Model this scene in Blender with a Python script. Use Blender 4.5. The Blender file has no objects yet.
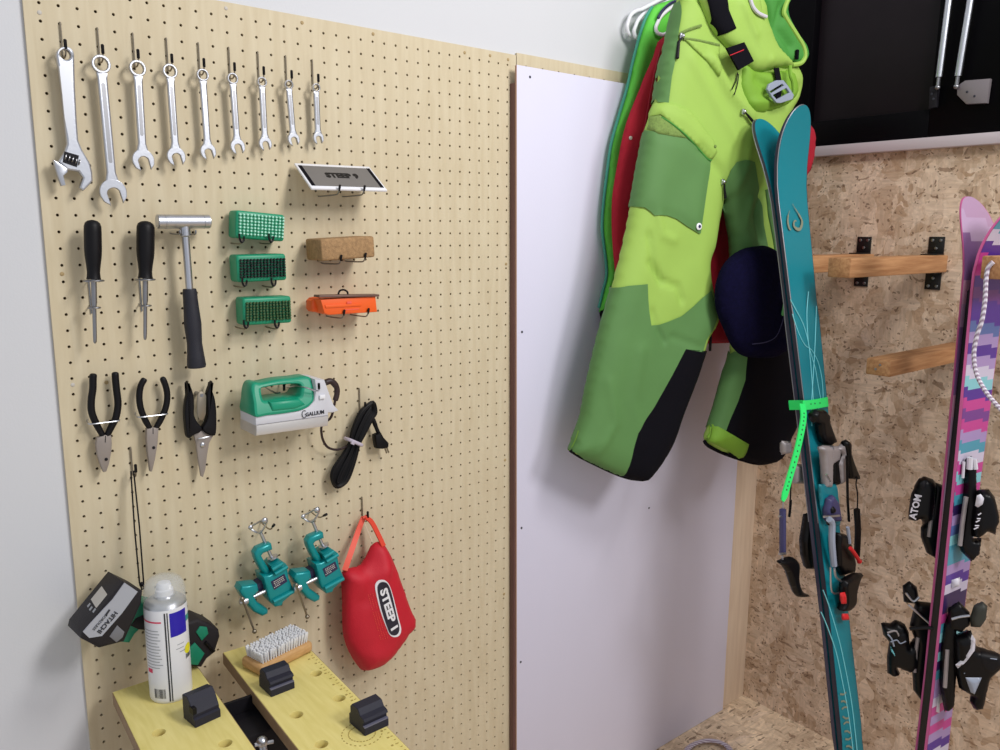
import bpy, bmesh, math, random
import numpy as np
from mathutils import Vector, Matrix
from mathutils.geometry import delaunay_2d_cdt
random.seed(7)
V = Vector
scene = bpy.context.scene
col = scene.collection

# ------------------------------------------------------------------ camera
FPX = 809.4                                   # focal length in pixels of a 1000 px wide frame
RIGHT = V((0.77618828, -0.63047296, 0.0059663))
DOWN = V((-0.10576121, -0.13952186, -0.98455483))
FWD = V((0.62156763, 0.76356892, -0.17497482))
FL = 1.83                                     # pegboard top hole row above the floor
CAM = V((-0.2655, -1.3822, FL - 0.34485))
cam = bpy.data.cameras.new('camera')
cam.sensor_width = 36.0
cam.lens = FPX / 1000 * 36.0
cam.clip_start = 0.02
cam_ob = bpy.data.objects.new('camera', cam)
col.objects.link(cam_ob)
M = Matrix.Identity(4)
for i in range(3):
    M[i][0] = RIGHT[i]; M[i][1] = -DOWN[i]; M[i][2] = -FWD[i]; M[i][3] = CAM[i]
cam_ob.matrix_world = M
scene.camera = cam_ob

# ------------------------------------------------------------------ light
scene.view_settings.view_transform = 'Standard'
scene.view_settings.look = 'None'
scene.view_settings.gamma = 1.0
scene.view_settings.use_curve_mapping = False
scene.view_settings.exposure = -0.30
world = bpy.data.worlds.new('room_ambience')
scene.world = world
world.use_nodes = True
world.node_tree.nodes['Background'].inputs[0].default_value = (0.90, 0.94, 1.0, 1)
world.node_tree.nodes['Background'].inputs[1].default_value = 0.70


def area(name, loc, target, size, power, color):
    l = bpy.data.lights.new(name, 'AREA')
    l.shape = 'DISK'; l.size = size; l.energy = power; l.color = color
    o = bpy.data.objects.new(name, l)
    col.objects.link(o)
    o.location = loc
    o.rotation_euler = (V(target) - V(loc)).to_track_quat('-Z', 'Y').to_euler()
    return o


area('ceiling_lamp_light', (0.90, -1.40, 2.62), (0.9, -0.25, 1.0), 0.46, 18, (1.0, 0.97, 0.93))


area('far_fill_light', (1.35, -3.1, 3.0), (1.0, 0.0, 0.7), 0.8, 56, (1.0, 0.98, 0.96))  # added soft fill that lifts the right corner and the lower panel


# ------------------------------------------------------------------ pixel -> place
def ray(x, y):
    return RIGHT * ((x - 500) / FPX) + DOWN * ((y - 375) / FPX) + FWD


def onX(x, y, X):
    d = ray(x, y); return CAM + d * ((X - CAM.x) / d.x)


def onY(x, y, Y):
    d = ray(x, y); return CAM + d * ((Y - CAM.y) / d.y)


def onZ(x, y, Z):
    d = ray(x, y); return CAM + d * ((Z - CAM.z) / d.z)


def onP(x, y, P, N):
    d = ray(x, y); return CAM + d * ((P - CAM).dot(N) / d.dot(N))


def B(q, d):                                   # a point d metres in front of the pegboard
    return onY(q[0], q[1], -d)


def crop(x0, y0, s):
    return lambda *a: (x0 + s * (a[0] if len(a) > 1 else a[0][0]), y0 + s * (a[1] if len(a) > 1 else a[0][1]))


# ------------------------------------------------------------------ materials
def nodes(m):
    return m.node_tree.nodes, m.node_tree.links


def lin(c):
    return tuple((((x / 255) + 0.055) / 1.055) ** 2.4 if x / 255 > 0.04045 else x / 255 / 12.92 for x in c) + (1.0,)


def mat(name, rgb, rough=0.5, metal=0.0, bump=0.0, bscale=400, var=0.0, vscale=20, spec=0.5, stretch=(1, 1, 1), sheen=0.0):
    m = bpy.data.materials.new(name); m.use_nodes = True
    n, l = nodes(m); b = n['Principled BSDF']
    c = lin(rgb)
    b.inputs['Base Color'].default_value = c
    b.inputs['Roughness'].default_value = rough
    b.inputs['Metallic'].default_value = metal
    b.inputs['Specular IOR Level'].default_value = spec
    if sheen:
        b.inputs['Sheen Weight'].default_value = sheen
        b.inputs['Sheen Roughness'].default_value = 0.6
    tc = n.new('ShaderNodeTexCoord'); mp = n.new('ShaderNodeMapping')
    mp.inputs['Scale'].default_value = stretch
    l.new(tc.outputs['Object'], mp.inputs[0])
    if var:
        t = n.new('ShaderNodeTexNoise'); t.inputs['Scale'].default_value = vscale; t.inputs['Detail'].default_value = 5
        l.new(mp.outputs[0], t.inputs['Vector'])
        mr = n.new('ShaderNodeMapRange')
        mr.inputs[1].default_value = 0.25; mr.inputs[2].default_value = 0.75
        mr.inputs[3].default_value = 1 - var; mr.inputs[4].default_value = 1 + var
        l.new(t.outputs['Fac'], mr.inputs[0])
        mx = n.new('ShaderNodeMix'); mx.data_type = 'RGBA'; mx.blend_type = 'MULTIPLY'
        mx.inputs[0].default_value = 1
        mx.inputs[6].default_value = c
        l.new(mr.outputs[0], mx.inputs[7]); l.new(mx.outputs[2], b.inputs['Base Color'])
    if bump:
        t = n.new('ShaderNodeTexNoise'); t.inputs['Scale'].default_value = bscale; t.inputs['Detail'].default_value = 4
        l.new(mp.outputs[0], t.inputs['Vector'])
        bp = n.new('ShaderNodeBump'); bp.inputs['Strength'].default_value = bump; bp.inputs['Distance'].default_value = 0.002
        l.new(t.outputs['Fac'], bp.inputs['Height']); l.new(bp.outputs[0], b.inputs['Normal'])
    return m


def osb(name, base, tint):
    """oriented strand board: layers of long flakes, a few dark chips"""
    m = bpy.data.materials.new(name); m.use_nodes = True
    n, l = nodes(m); b = n['Principled BSDF']
    b.inputs['Roughness'].default_value = 0.75; b.inputs['Specular IOR Level'].default_value = 0.25
    tc = n.new('ShaderNodeTexCoord')
    wn = n.new('ShaderNodeTexNoise'); wn.inputs['Scale'].default_value = 14; wn.inputs['Detail'].default_value = 3
    l.new(tc.outputs['Object'], wn.inputs['Vector'])
    off = n.new('ShaderNodeVectorMath'); off.operation = 'MULTIPLY_ADD'
    off.inputs[1].default_value = (0.05, 0.05, 0.05)
    l.new(wn.outputs['Color'], off.inputs[0]); l.new(tc.outputs['Object'], off.inputs[2])

    def layer(rot, sc, w):
        mp = n.new('ShaderNodeMapping'); mp.inputs['Rotation'].default_value = rot
        mp.inputs['Scale'].default_value = sc
        l.new(off.outputs[0], mp.inputs[0])
        v = n.new('ShaderNodeTexVoronoi'); v.inputs['Scale'].default_value = w
        l.new(mp.outputs[0], v.inputs['Vector'])
        return v

    def ramp(stops, src):
        r = n.new('ShaderNodeValToRGB')
        el = r.color_ramp.elements
        el[0].position, el[0].color = stops[0][0], stops[0][1]
        el[1].position, el[1].color = stops[-1][0], stops[-1][1]
        for p, c in stops[1:-1]:
            e = el.new(p); e.color = c
        l.new(src, r.inputs[0])
        return r
    a, c2 = base
    mid = tuple((x + y) / 2 for x, y in zip(a, c2))
    prev = None
    for k, (rot, sc, w) in enumerate([((0.5, 0.35, 0.5), (1, 1, 1), 55), ((0.3, 0.2, 0.3), (1, 0.35, 0.8), 38), ((1.1, 0.9, 0.9), (0.9, 1, 0.35), 30), ((2.0, 0.4, 2.2), (0.35, 1, 0.9), 34)]):
        v = layer(rot, sc, w)
        sep = n.new('ShaderNodeSeparateColor'); l.new(v.outputs['Color'], sep.inputs[0])
        r = ramp([(0.0, lin(a)), (0.3, lin(mid)), (0.7, lin(c2)), (1.0, lin(tuple(min(255, x * 1.07) for x in c2)))], sep.outputs[0])
        if prev is None:
            prev = r.outputs[0]
        else:
            gt = n.new('ShaderNodeMapRange')
            gt.inputs[1].default_value = 0.35; gt.inputs[2].default_value = 0.65
            gt.inputs[3].default_value = 0.0; gt.inputs[4].default_value = 0.65
            l.new(sep.outputs[1], gt.inputs[0])
            mx = n.new('ShaderNodeMix'); mx.data_type = 'RGBA'
            l.new(gt.outputs[0], mx.inputs[0]); l.new(prev, mx.inputs[6]); l.new(r.outputs[0], mx.inputs[7])
            prev = mx.outputs[2]
    # dark chips and brown slivers
    for rot, sc, w, thr, cc, amt in [((0.8, 0.5, 0.4), (1, 0.22, 0.9), 150, 0.965, (120, 90, 66), 0.6), ((1.9, 1.2, 0.3), (0.8, 1, 0.18), 46, 0.972, (156, 116, 86), 0.4),
                                     ((0.2, 1.2, 1.0), (0.2, 0.9, 1), 230, 0.945, (100, 76, 58), 0.7), ((0.9, 2.0, 0.3), (0.16, 1, 0.6), 40, 0.94, (234, 212, 190), 0.5)]:
        v = layer(rot, sc, w)
        sep = n.new('ShaderNodeSeparateColor'); l.new(v.outputs['Color'], sep.inputs[0])
        mr = n.new('ShaderNodeMapRange')
        mr.inputs[1].default_value = thr; mr.inputs[2].default_value = thr + 0.02
        mr.inputs[3].default_value = 0; mr.inputs[4].default_value = amt
        l.new(sep.outputs[2], mr.inputs[0])
        mx = n.new('ShaderNodeMix'); mx.data_type = 'RGBA'
        l.new(mr.outputs[0], mx.inputs[0]); l.new(prev, mx.inputs[6]); mx.inputs[7].default_value = lin(cc)
        prev = mx.outputs[2]
    # fibre streaks inside the flakes, direction picked per flake
    pick = layer((0.4, 0.3, 0.2), (1, 1, 1), 26)
    ps_ = n.new('ShaderNodeSeparateColor'); l.new(pick.outputs['Color'], ps_.inputs[0])
    streak = None
    for k, (rot, sc) in enumerate([((0.4, 0.2, 0.1), (14, 90, 90)), ((1.2, 0.3, 0.9), (90, 14, 90)), ((0.7, 1.0, 0.4), (90, 90, 14))]):
        mp = n.new('ShaderNodeMapping'); mp.inputs['Rotation'].default_value = rot; mp.inputs['Scale'].default_value = sc
        l.new(tc.outputs['Object'], mp.inputs[0])
        g = n.new('ShaderNodeTexNoise'); g.inputs['Scale'].default_value = 1.6; g.inputs['Detail'].default_value = 4
        l.new(mp.outputs[0], g.inputs['Vector'])
        if streak is None:
            streak = g.outputs['Fac']
        else:
            th_ = n.new('ShaderNodeMath'); th_.operation = 'GREATER_THAN'; th_.inputs[1].default_value = (0, .36, .68)[k]
            l.new(ps_.outputs[0], th_.inputs[0])
            mx = n.new('ShaderNodeMix'); mx.data_type = 'FLOAT'
            l.new(th_.outputs[0], mx.inputs[0]); l.new(streak, mx.inputs[2]); l.new(g.outputs['Fac'], mx.inputs[3])
            streak = mx.outputs[0]
    mr = n.new('ShaderNodeMapRange'); mr.inputs[1].default_value = 0.28; mr.inputs[2].default_value = 0.72
    mr.inputs[3].default_value = 0.80; mr.inputs[4].default_value = 1.12
    l.new(streak, mr.inputs[0])
    mx = n.new('ShaderNodeMix'); mx.data_type = 'RGBA'; mx.blend_type = 'MULTIPLY'; mx.inputs[0].default_value = 1
    l.new(prev, mx.inputs[6]); l.new(mr.outputs[0], mx.inputs[7])
    l.new(mx.outputs[2], b.inputs['Base Color'])
    bp = n.new('ShaderNodeBump'); bp.inputs['Strength'].default_value = 0.35; bp.inputs['Distance'].default_value = 0.002
    l.new(streak, bp.inputs['Height']); l.new(bp.outputs[0], b.inputs['Normal'])
    return m


def wood(name, c1, c2, stretch, scale=30, rough=0.55):
    m = bpy.data.materials.new(name); m.use_nodes = True
    n, l = nodes(m); b = n['Principled BSDF']
    b.inputs['Roughness'].default_value = rough; b.inputs['Specular IOR Level'].default_value = 0.3
    tc = n.new('ShaderNodeTexCoord'); mp = n.new('ShaderNodeMapping'); mp.inputs['Scale'].default_value = stretch
    l.new(tc.outputs['Object'], mp.inputs[0])
    t = n.new('ShaderNodeTexNoise'); t.inputs['Scale'].default_value = scale; t.inputs['Detail'].default_value = 6
    t.inputs['Distortion'].default_value = 0.4
    l.new(mp.outputs[0], t.inputs['Vector'])
    r = n.new('ShaderNodeValToRGB'); e = r.color_ramp.elements
    e[0].position, e[0].color = 0.3, lin(c1); e[1].position, e[1].color = 0.7, lin(c2)
    l.new(t.outputs['Fac'], r.inputs[0]); l.new(r.outputs[0], b.inputs['Base Color'])
    return m


def bands(name, colours, freq, seed, base_rough=0.35):
    """cross bands of colour along the object's length"""
    m = bpy.data.materials.new(name); m.use_nodes = True
    n, l = nodes(m); b = n['Principled BSDF']; b.inputs['Roughness'].default_value = base_rough
    tc = n.new('ShaderNodeTexCoord'); sp = n.new('ShaderNodeSeparateXYZ')
    l.new(tc.outputs['Object'], sp.inputs[0])
    a = n.new('ShaderNodeMath'); a.operation = 'MULTIPLY'; a.inputs[1].default_value = freq
    l.new(sp.outputs['Z'], a.inputs[0])
    x = n.new('ShaderNodeMath'); x.operation = 'MULTIPLY'; x.inputs[1].default_value = 14
    l.new(sp.outputs['X'], x.inputs[0])
    xf = n.new('ShaderNodeMath'); xf.operation = 'FLOOR'; l.new(x.outputs[0], xf.inputs[0])
    xs = n.new('ShaderNodeMath'); xs.operation = 'MULTIPLY_ADD'; xs.inputs[1].default_value = 0.37
    l.new(xf.outputs[0], xs.inputs[0]); l.new(a.outputs[0], xs.inputs[2])
    f = n.new('ShaderNodeMath'); f.operation = 'FLOOR'; l.new(xs.outputs[0], f.inputs[0])
    w = n.new('ShaderNodeTexWhiteNoise'); w.noise_dimensions = '1D'
    ad = n.new('ShaderNodeMath'); ad.operation = 'ADD'; ad.inputs[1].default_value = seed
    l.new(f.outputs[0], ad.inputs[0]); l.new(ad.outputs[0], w.inputs['W'])
    r = n.new('ShaderNodeValToRGB'); r.color_ramp.interpolation = 'CONSTANT'
    e = r.color_ramp.elements
    while len(e) < len(colours):
        e.new(0.5)
    for k, c in enumerate(colours):
        e[k].position = k / len(colours); e[k].color = lin(c)
    l.new(w.outputs['Value'], r.inputs[0]); l.new(r.outputs[0], b.inputs['Base Color'])
    return m


MT = dict(
    wall=mat('painted_plaster', (207, 208, 213), 0.7, bump=0.08, bscale=300, var=0.015, vscale=3),
    panel=mat('white_panel_paint', (212, 210, 230), 0.55, bump=0.12, bscale=500, var=0.02, vscale=5, stretch=(1, 1, 0.3)),
    batten=mat('dark_brown_stain', (104, 72, 68), 0.6, var=0.15, vscale=60, stretch=(1, 1, 0.1)),
    panel_edge=mat('bare_panel_edge', (176, 140, 120), 0.7),
    ply=wood('birch_veneer', (200, 185, 155), (211, 198, 170), (6, 6, 0.6), 12, 0.6),
    ply_edge=mat('plywood_edge', (170, 146, 104), 0.7, var=0.1, vscale=90),
    hole=mat('painted_hole_shade', (62, 48, 34), 0.9, spec=0.05),
    post=wood('pale_timber', (204, 182, 160), (218, 198, 176), (6, 6, 0.5), 12, 0.65),
    osbw=osb('strand_board_wall', ((178, 147, 118), (220, 197, 174)), 1),
    osbf=osb('strand_board_floor', ((190, 164, 138), (228, 206, 178)), 1),
    black=mat('black_gloss_frame', (4, 3, 6), 0.5, spec=0.08),
    glass=mat('dark_tinted_glass', (26, 20, 24), 0.4, spec=0.15, var=0.25, vscale=6),
    sill=mat('lilac_white_trim', (196, 184, 190), 0.5),
    chrome=mat('brushed_chrome', (196, 198, 206), 0.34, 1.0, bump=0.05, bscale=250),
    chrome_dark=mat('satin_steel', (150, 150, 154), 0.38, 1.0),
    hookm=mat('nickel_wire', (150, 140, 125), 0.4, 0.9),
    rubber=mat('black_rubber', (11, 9, 14), 0.5, spec=0.25),
    rubber2=mat('blue_black_grip', (28, 28, 40), 0.6, bump=0.3, bscale=900),
    jaw=mat('grey_forged_steel', (150, 140, 134), 0.5, 0.3, bump=0.1),
    plastic_blk=mat('matt_black_plastic', (22, 20, 26), 0.6, spec=0.25, bump=0.2, bscale=700),
    green_pl=mat('green_plastic', (16, 142, 104), 0.42),
    bristle_w=mat('pale_green_bristle', (178, 232, 212), 0.6),
    bristle_k=mat('black_bristle', (10, 22, 20), 0.7),
    bristle_b=mat('bronze_bristle', (52, 84, 44), 0.6),
    cork=mat('pressed_cork', (160, 126, 88), 0.85, bump=0.5, bscale=350, var=0.28, vscale=160),
    orange=mat('orange_plastic', (240, 96, 28), 0.45),
    file=mat('brown_file_steel', (112, 84, 74), 0.5, 0.3),
    iron_w=mat('pale_grey_plastic', (206, 206, 214), 0.4),
    iron_m=mat('cast_aluminium', (206, 202, 200), 0.36, 0.5, bump=0.05),
    iron_g=mat('teal_green_plastic', (12, 146, 112), 0.40),
    ink=mat('dark_print', (40, 42, 52), 0.6),
    ink_soft=mat('grey_print', (158, 160, 166), 0.6),
    cord=mat('black_cord', (8, 7, 11), 0.5, spec=0.25),
    cord_brown=mat('dark_brown_cord', (44, 26, 28), 0.5),
    tie=mat('lilac_cable_tie', (190, 180, 196), 0.4),
    white=mat('white_plastic', (232, 232, 238), 0.35),
    navy=mat('navy_plastic', (30, 30, 72), 0.4),
    vise=mat('teal_hammered_paint', (10, 142, 146), 0.30, 0.25),
    vise_lab=mat('violet_label', (42, 38, 74), 0.5),
    red_cloth=mat('red_nylon', (196, 18, 42), 0.62, bump=0.25, bscale=500, var=0.05, vscale=30),
    coral=mat('coral_webbing', (238, 96, 78), 0.6),
    coral2=mat('red_orange_webbing', (216, 62, 38), 0.6),
    badge=mat('navy_badge', (34, 32, 50), 0.5),
    drill_k=mat('charcoal_plastic', (34, 30, 34), 0.6, spec=0.3, bump=0.25, bscale=700),
    drill_g=mat('drill_green', (14, 128, 98), 0.45),
    silver_lab=mat('silver_sticker', (166, 168, 178), 0.5),
    pale_lab=mat('pale_sticker', (196, 190, 182), 0.6),
    yellow=wood('yellow_bench_board', (220, 204, 124), (232, 217, 142), (8, 1, 8), 14, 0.5),
    yellow_edge=mat('bench_board_edge', (142, 116, 86), 0.7, var=0.15, vscale=80),
    can_w=mat('white_can_enamel', (226, 226, 232), 0.28),
    can_blue=mat('blue_print', (34, 18, 168), 0.35),
    can_teal=mat('teal_print', (40, 150, 140), 0.35),
    can_red=mat('crimson_print', (214, 40, 84), 0.4),
    can_yel=mat('yellow_print', (232, 224, 40), 0.4),
    dog=mat('slate_black_plastic', (36, 36, 50), 0.5, spec=0.3, bump=0.25, bscale=800),
    brushwood=wood('beech_wood', (190, 146, 96), (208, 166, 114), (3, 3, 12), 20, 0.5),
    bristle_white=mat('white_nylon_bristle', (226, 226, 230), 0.5),
    lime=mat('lime_shell_fabric', (155, 190, 84), 0.7, bump=0.12, bscale=900, var=0.04, vscale=14),
    lime2=mat('deep_and_shaded_lime', (122, 168, 48), 0.7, bump=0.12, bscale=900),
    olive=mat('olive_mesh_lining', (120, 146, 72), 0.8, bump=0.6, bscale=800, var=0.25, vscale=220),
    green=mat('sage_green_shell', (88, 132, 72), 0.72, bump=0.12, bscale=900, var=0.05, vscale=16),
    green_in=mat('mid_green_lining', (66, 140, 54), 0.75, bump=0.1),
    bright=mat('bright_green_knit', (98, 206, 70), 0.75, bump=0.15, bscale=700),
    teal_edge=mat('dull_teal_piping', (60, 150, 128), 0.7),
    red_fleece=mat('red_fleece', (168, 16, 40), 0.9, bump=0.35, bscale=600),
    navy_cloth=mat('dark_navy_fabric', (8, 7, 16), 0.85, bump=0.15, spec=0.15),
    beanie=mat('navy_fleece', (12, 10, 40), 0.95, spec=0.1, bump=0.8, bscale=420, var=0.25, vscale=120),
    tag=mat('green_tag', (96, 190, 110), 0.5),
    buckle=mat('grey_buckle', (150, 158, 176), 0.35),
    ski_t=mat('teal_topsheet', (0, 120, 134), 0.45, bump=0.03),
    ski_edge=mat('dark_violet_sidewall', (34, 32, 50), 0.45),
    ski_edge2=mat('grey_violet_sidewall', (58, 54, 76), 0.45),
    ski_line=mat('pale_blue_print', (120, 205, 214), 0.5),
    ski_logo=mat('taupe_print', (126, 132, 112), 0.5),
    steel_edge=mat('ski_steel_edge', (150, 150, 160), 0.4, 0.8),
    strap=mat('neon_green_rubber', (40, 232, 112), 0.45),
    bind_g=mat('grey_alloy', (156, 148, 150), 0.45, 0.3),
    bind_k=mat('binding_black', (5, 4, 7), 0.36, spec=0.25),
    bind_b=mat('blue_violet_binding', (60, 58, 100), 0.45),
    bind_r=mat('red_lever', (208, 30, 38), 0.45),
    beam=wood('planed_pine', (150, 104, 68), (186, 140, 98), (0.7, 10, 10), 14, 0.6),
    bracket=mat('black_iron_bracket', (12, 12, 14), 0.45),
    ski_p=bands('violet_banded_topsheet', [(78, 44, 140), (70, 146, 170), (160, 136, 186), (186, 62, 140), (48, 32, 84), (128, 190, 200), (112, 58, 136), (196, 188, 210), (84, 104, 160)], 46, 3.0),
    ski_pb=bands('lavender_banded_base', [(168, 136, 166), (186, 140, 164), (124, 88, 136), (176, 150, 180)], 22, 5.0),
    ski_pe=mat('pink_sidewall', (186, 84, 138), 0.5),
    ski_gap=mat('black_ski_gap', (14, 10, 16), 0.5),
    pearl=mat('pearl_white_plastic', (206, 202, 212), 0.4),
)


def rope_material():
    m = mat('twisted_silver_cord', (190, 180, 194), 0.45)
    n, l = nodes(m); b = n['Principled BSDF']
    tc = n.new('ShaderNodeTexCoord'); w = n.new('ShaderNodeTexWave'); w.bands_direction = 'DIAGONAL'
    w.inputs['Scale'].default_value = 60
    l.new(tc.outputs['Object'], w.inputs['Vector'])
    r = n.new('ShaderNodeValToRGB'); e = r.color_ramp.elements
    e[0].color = lin((140, 118, 140)); e[1].color = lin((222, 216, 228))
    l.new(w.outputs['Fac'], r.inputs[0]); l.new(r.outputs[0], b.inputs['Base Color'])
    return m


def clear_material(name, tint, amount, rough=0.15):
    m = bpy.data.materials.new(name); m.use_nodes = True
    n, l = nodes(m); b = n['Principled BSDF']
    b.inputs['Base Color'].default_value = lin(tint); b.inputs['Roughness'].default_value = rough
    b.inputs['Alpha'].default_value = amount
    return m


MT['rope'] = rope_material()
MT['clear'] = clear_material('frosted_clear_plastic', (226, 230, 232), 0.18)
MT['coil'] = clear_material('clear_vinyl', (206, 204, 214), 0.6, 0.2)


# ------------------------------------------------------------------ mesh helpers
def smooth_path(pts, n=6):
    pts = [V(p) for p in pts]
    if len(pts) < 3:
        return pts
    out = []
    for i in range(len(pts) - 1):
        p0 = pts[max(i - 1, 0)]; p1 = pts[i]; p2 = pts[i + 1]; p3 = pts[min(i + 2, len(pts) - 1)]
        for k in range(n):
            t = k / n
            out.append(0.5 * ((2 * p1) + (p2 - p0) * t + (2 * p0 - 5 * p1 + 4 * p2 - p3) * t * t + (3 * p1 - p0 - 3 * p2 + p3) * t ** 3))
    out.append(pts[-1])
    return out


def smooth_closed(pts, n=4):
    pts = [V(p) for p in pts]; N = len(pts); out = []
    for i in range(N):
        p0 = pts[i - 1]; p1 = pts[i]; p2 = pts[(i + 1) % N]; p3 = pts[(i + 2) % N]
        for k in range(n):
            t = k / n
            out.append(0.5 * ((2 * p1) + (p2 - p0) * t + (2 * p0 - 5 * p1 + 4 * p2 - p3) * t * t + (3 * p1 - p0 - 3 * p2 + p3) * t ** 3))
    return out


class MB:
    def __init__(self):
        self.v = []; self.f = []

    def add(self, vs, fs):
        k = len(self.v)
        self.v += [V(p) for p in vs]
        self.f += [tuple(i + k for i in f) for f in fs]
        return self

    def from_bm(self, bm):
        bm.verts.index_update()
        self.add([v.co.copy() for v in bm.verts], [[v.index for v in f.verts] for f in bm.faces])
        bm.free()
        return self

    def from_mesh(self, me, fn):
        return self.add([fn(v.co) for v in me.vertices], [tuple(p.vertices) for p in me.polygons])

    def box(self, c, s, R=None, bev=0.0, seg=2):
        bm = bmesh.new(); bmesh.ops.create_cube(bm, size=1)
        for v in bm.verts:
            v.co = V((v.co.x * s[0], v.co.y * s[1], v.co.z * s[2]))
        if bev:
            bmesh.ops.bevel(bm, geom=bm.edges[:], offset=bev, segments=seg, profile=0.5, affect='EDGES')
        for v in bm.verts:
            v.co = (R @ v.co if R else v.co) + V(c)
        return self.from_bm(bm)

    def prism(self, pts, vec, bev=0.0, seg=2, both=False):
        """planar outline pushed along vec"""
        bm = bmesh.new()
        vec = V(vec)
        a = [bm.verts.new(p) for p in pts]
        b = [bm.verts.new(V(p) + vec) for p in pts]
        f1 = bm.faces.new(a); f2 = bm.faces.new(b[::-1])
        N = len(pts)
        for i in range(N):
            bm.faces.new((a[(i + 1) % N], a[i], b[i], b[(i + 1) % N]))
        bmesh.ops.recalc_face_normals(bm, faces=bm.faces[:])
        if bev:
            ed = list(f1.edges) + (list(f2.edges) if both else [])
            bmesh.ops.bevel(bm, geom=ed, offset=bev, segments=seg, profile=0.5, affect='EDGES')
        return self.from_bm(bm)

    def tube(self, pts, r, seg=8, closed=False):
        pts = [V(p) for p in pts]
        n = len(pts)
        rr = r if isinstance(r, (list, tuple)) else [r] * n
        T = []
        for i in range(n):
            if closed:
                t = pts[(i + 1) % n] - pts[i - 1]
            else:
                t = pts[min(i + 1, n - 1)] - pts[max(i - 1, 0)]
            T.append(t.normalized() if t.length > 1e-9 else V((0, 0, 1)))
        up = V((0, 0, 1)) if abs(T[0].z) < 0.9 else V((1, 0, 0))
        x = T[0].cross(up).normalized()
        vs = []
        for i in range(n):
            x = (x - T[i] * x.dot(T[i])).normalized()
            y = T[i].cross(x)
            for k in range(seg):
                a = 2 * math.pi * k / seg
                vs.append(pts[i] + (x * math.cos(a) + y * math.sin(a)) * rr[i])
        fs = []
        for i in range(n if closed else n - 1):
            j = (i + 1) % n
            for k in range(seg):
                fs.append((i * seg + k, i * seg + (k + 1) % seg, j * seg + (k + 1) % seg, j * seg + k))
        if not closed:
            fs.append(tuple(range(seg))[::-1]); fs.append(tuple((n - 1) * seg + k for k in range(seg)))
        return self.add(vs, fs)

    def ribbon(self, pts, width, side, thick):
        """flat strap along pts; side = width direction (vector or one per point)"""
        pts = [V(p) for p in pts]; n = len(pts)
        vs = []
        for i in range(n):
            t = (pts[min(i + 1, n - 1)] - pts[max(i - 1, 0)]).normalized()
            s = V(side[i] if isinstance(side, list) else side)
            s = (s - t * s.dot(t)).normalized()
            nn = t.cross(s)
            w = width[i] if isinstance(width, list) else width
            for a, b in ((-1, -1), (1, -1), (1, 1), (-1, 1)):
                vs.append(pts[i] + s * (a * w / 2) + nn * (b * thick / 2))
        fs = []
        for i in range(n - 1):
            for k in range(4):
                fs.append((i * 4 + k, i * 4 + (k + 1) % 4, i * 4 + 4 + (k + 1) % 4, i * 4 + 4 + k))
        fs += [(3, 2, 1, 0), tuple(4 * (n - 1) + k for k in range(4))]
        return self.add(vs, fs)

    def lathe(self, prof, o, axis=(0, 0, 1), seg=24):
        axis = V(axis).normalized(); o = V(o)
        up = V((1, 0, 0)) if abs(axis.x) < 0.8 else V((0, 1, 0))
        x = axis.cross(up).normalized(); y = axis.cross(x)
        vs = []; fs = []
        for (r, z) in prof:
            for k in range(seg):
                a = 2 * math.pi * k / seg
                vs.append(o + axis * z + (x * math.cos(a) + y * math.sin(a)) * max(r, 1e-5))
        n = len(prof)
        for i in range(n - 1):
            for k in range(seg):
                fs.append((i * seg + k, i * seg + (k + 1) % seg, (i + 1) * seg + (k + 1) % seg, (i + 1) * seg + k))
        fs.append(tuple(range(seg))[::-1]); fs.append(tuple((n - 1) * seg + k for k in range(seg)))
        return self.add(vs, fs)

    def ball(self, c, r, seg=12, sc=(1, 1, 1)):
        bm = bmesh.new(); bmesh.ops.create_uvsphere(bm, u_segments=seg, v_segments=max(6, seg // 2 + 2), radius=1)
        for v in bm.verts:
            v.co = V((v.co.x * r * sc[0], v.co.y * r * sc[1], v.co.z * r * sc[2])) + V(c)
        return self.from_bm(bm)

    def plate(self, loops, O, U, W, th, bev=0.0):
        """flat plate with holes: loops of 2D points; U, W in-plane axes; thickness centred on O along U x W"""
        c = bpy.data.curves.new('tmp', 'CURVE'); c.dimensions = '2D'; c.fill_mode = 'BOTH'
        c.extrude = max(th / 2 - bev, 1e-5); c.bevel_depth = bev; c.bevel_resolution = 1; c.offset = -bev
        for lp in loops:
            s = c.splines.new('POLY'); s.points.add(len(lp) - 1); s.use_cyclic_u = True
            for p, q in zip(s.points, lp):
                p.co = (q[0], q[1], 0, 1)
        o = bpy.data.objects.new('tmp', c)
        me = o.to_mesh()
        U = V(U).normalized(); W = V(W).normalized(); N = U.cross(W); O = V(O)
        self.from_mesh(me, lambda p: O + U * p.x + W * p.y + N * p.z)
        o.to_mesh_clear(); bpy.data.objects.remove(o); bpy.data.curves.remove(c)
        return self

    def text(self, s, size, O, U, W, th=0.0006, bold=0.0, align='CENTER', shear=0.0, sx=1.0):
        c = bpy.data.curves.new('tmp', 'FONT'); c.body = s; c.size = size; c.extrude = th / 2
        c.offset = bold; c.align_x = align; c.align_y = 'CENTER'; c.shear = shear; c.resolution_u = 2
        o = bpy.data.objects.new('tmp', c)
        me = o.to_mesh()
        U = V(U).normalized(); W = V(W); W = (W - U * W.dot(U)).normalized(); N = U.cross(W); O = V(O)
        self.from_mesh(me, lambda p: O + U * (p.x * sx) + W * p.y + N * p.z)
        o.to_mesh_clear(); bpy.data.objects.remove(o); bpy.data.curves.remove(c)
        return self


ORG = {}


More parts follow.
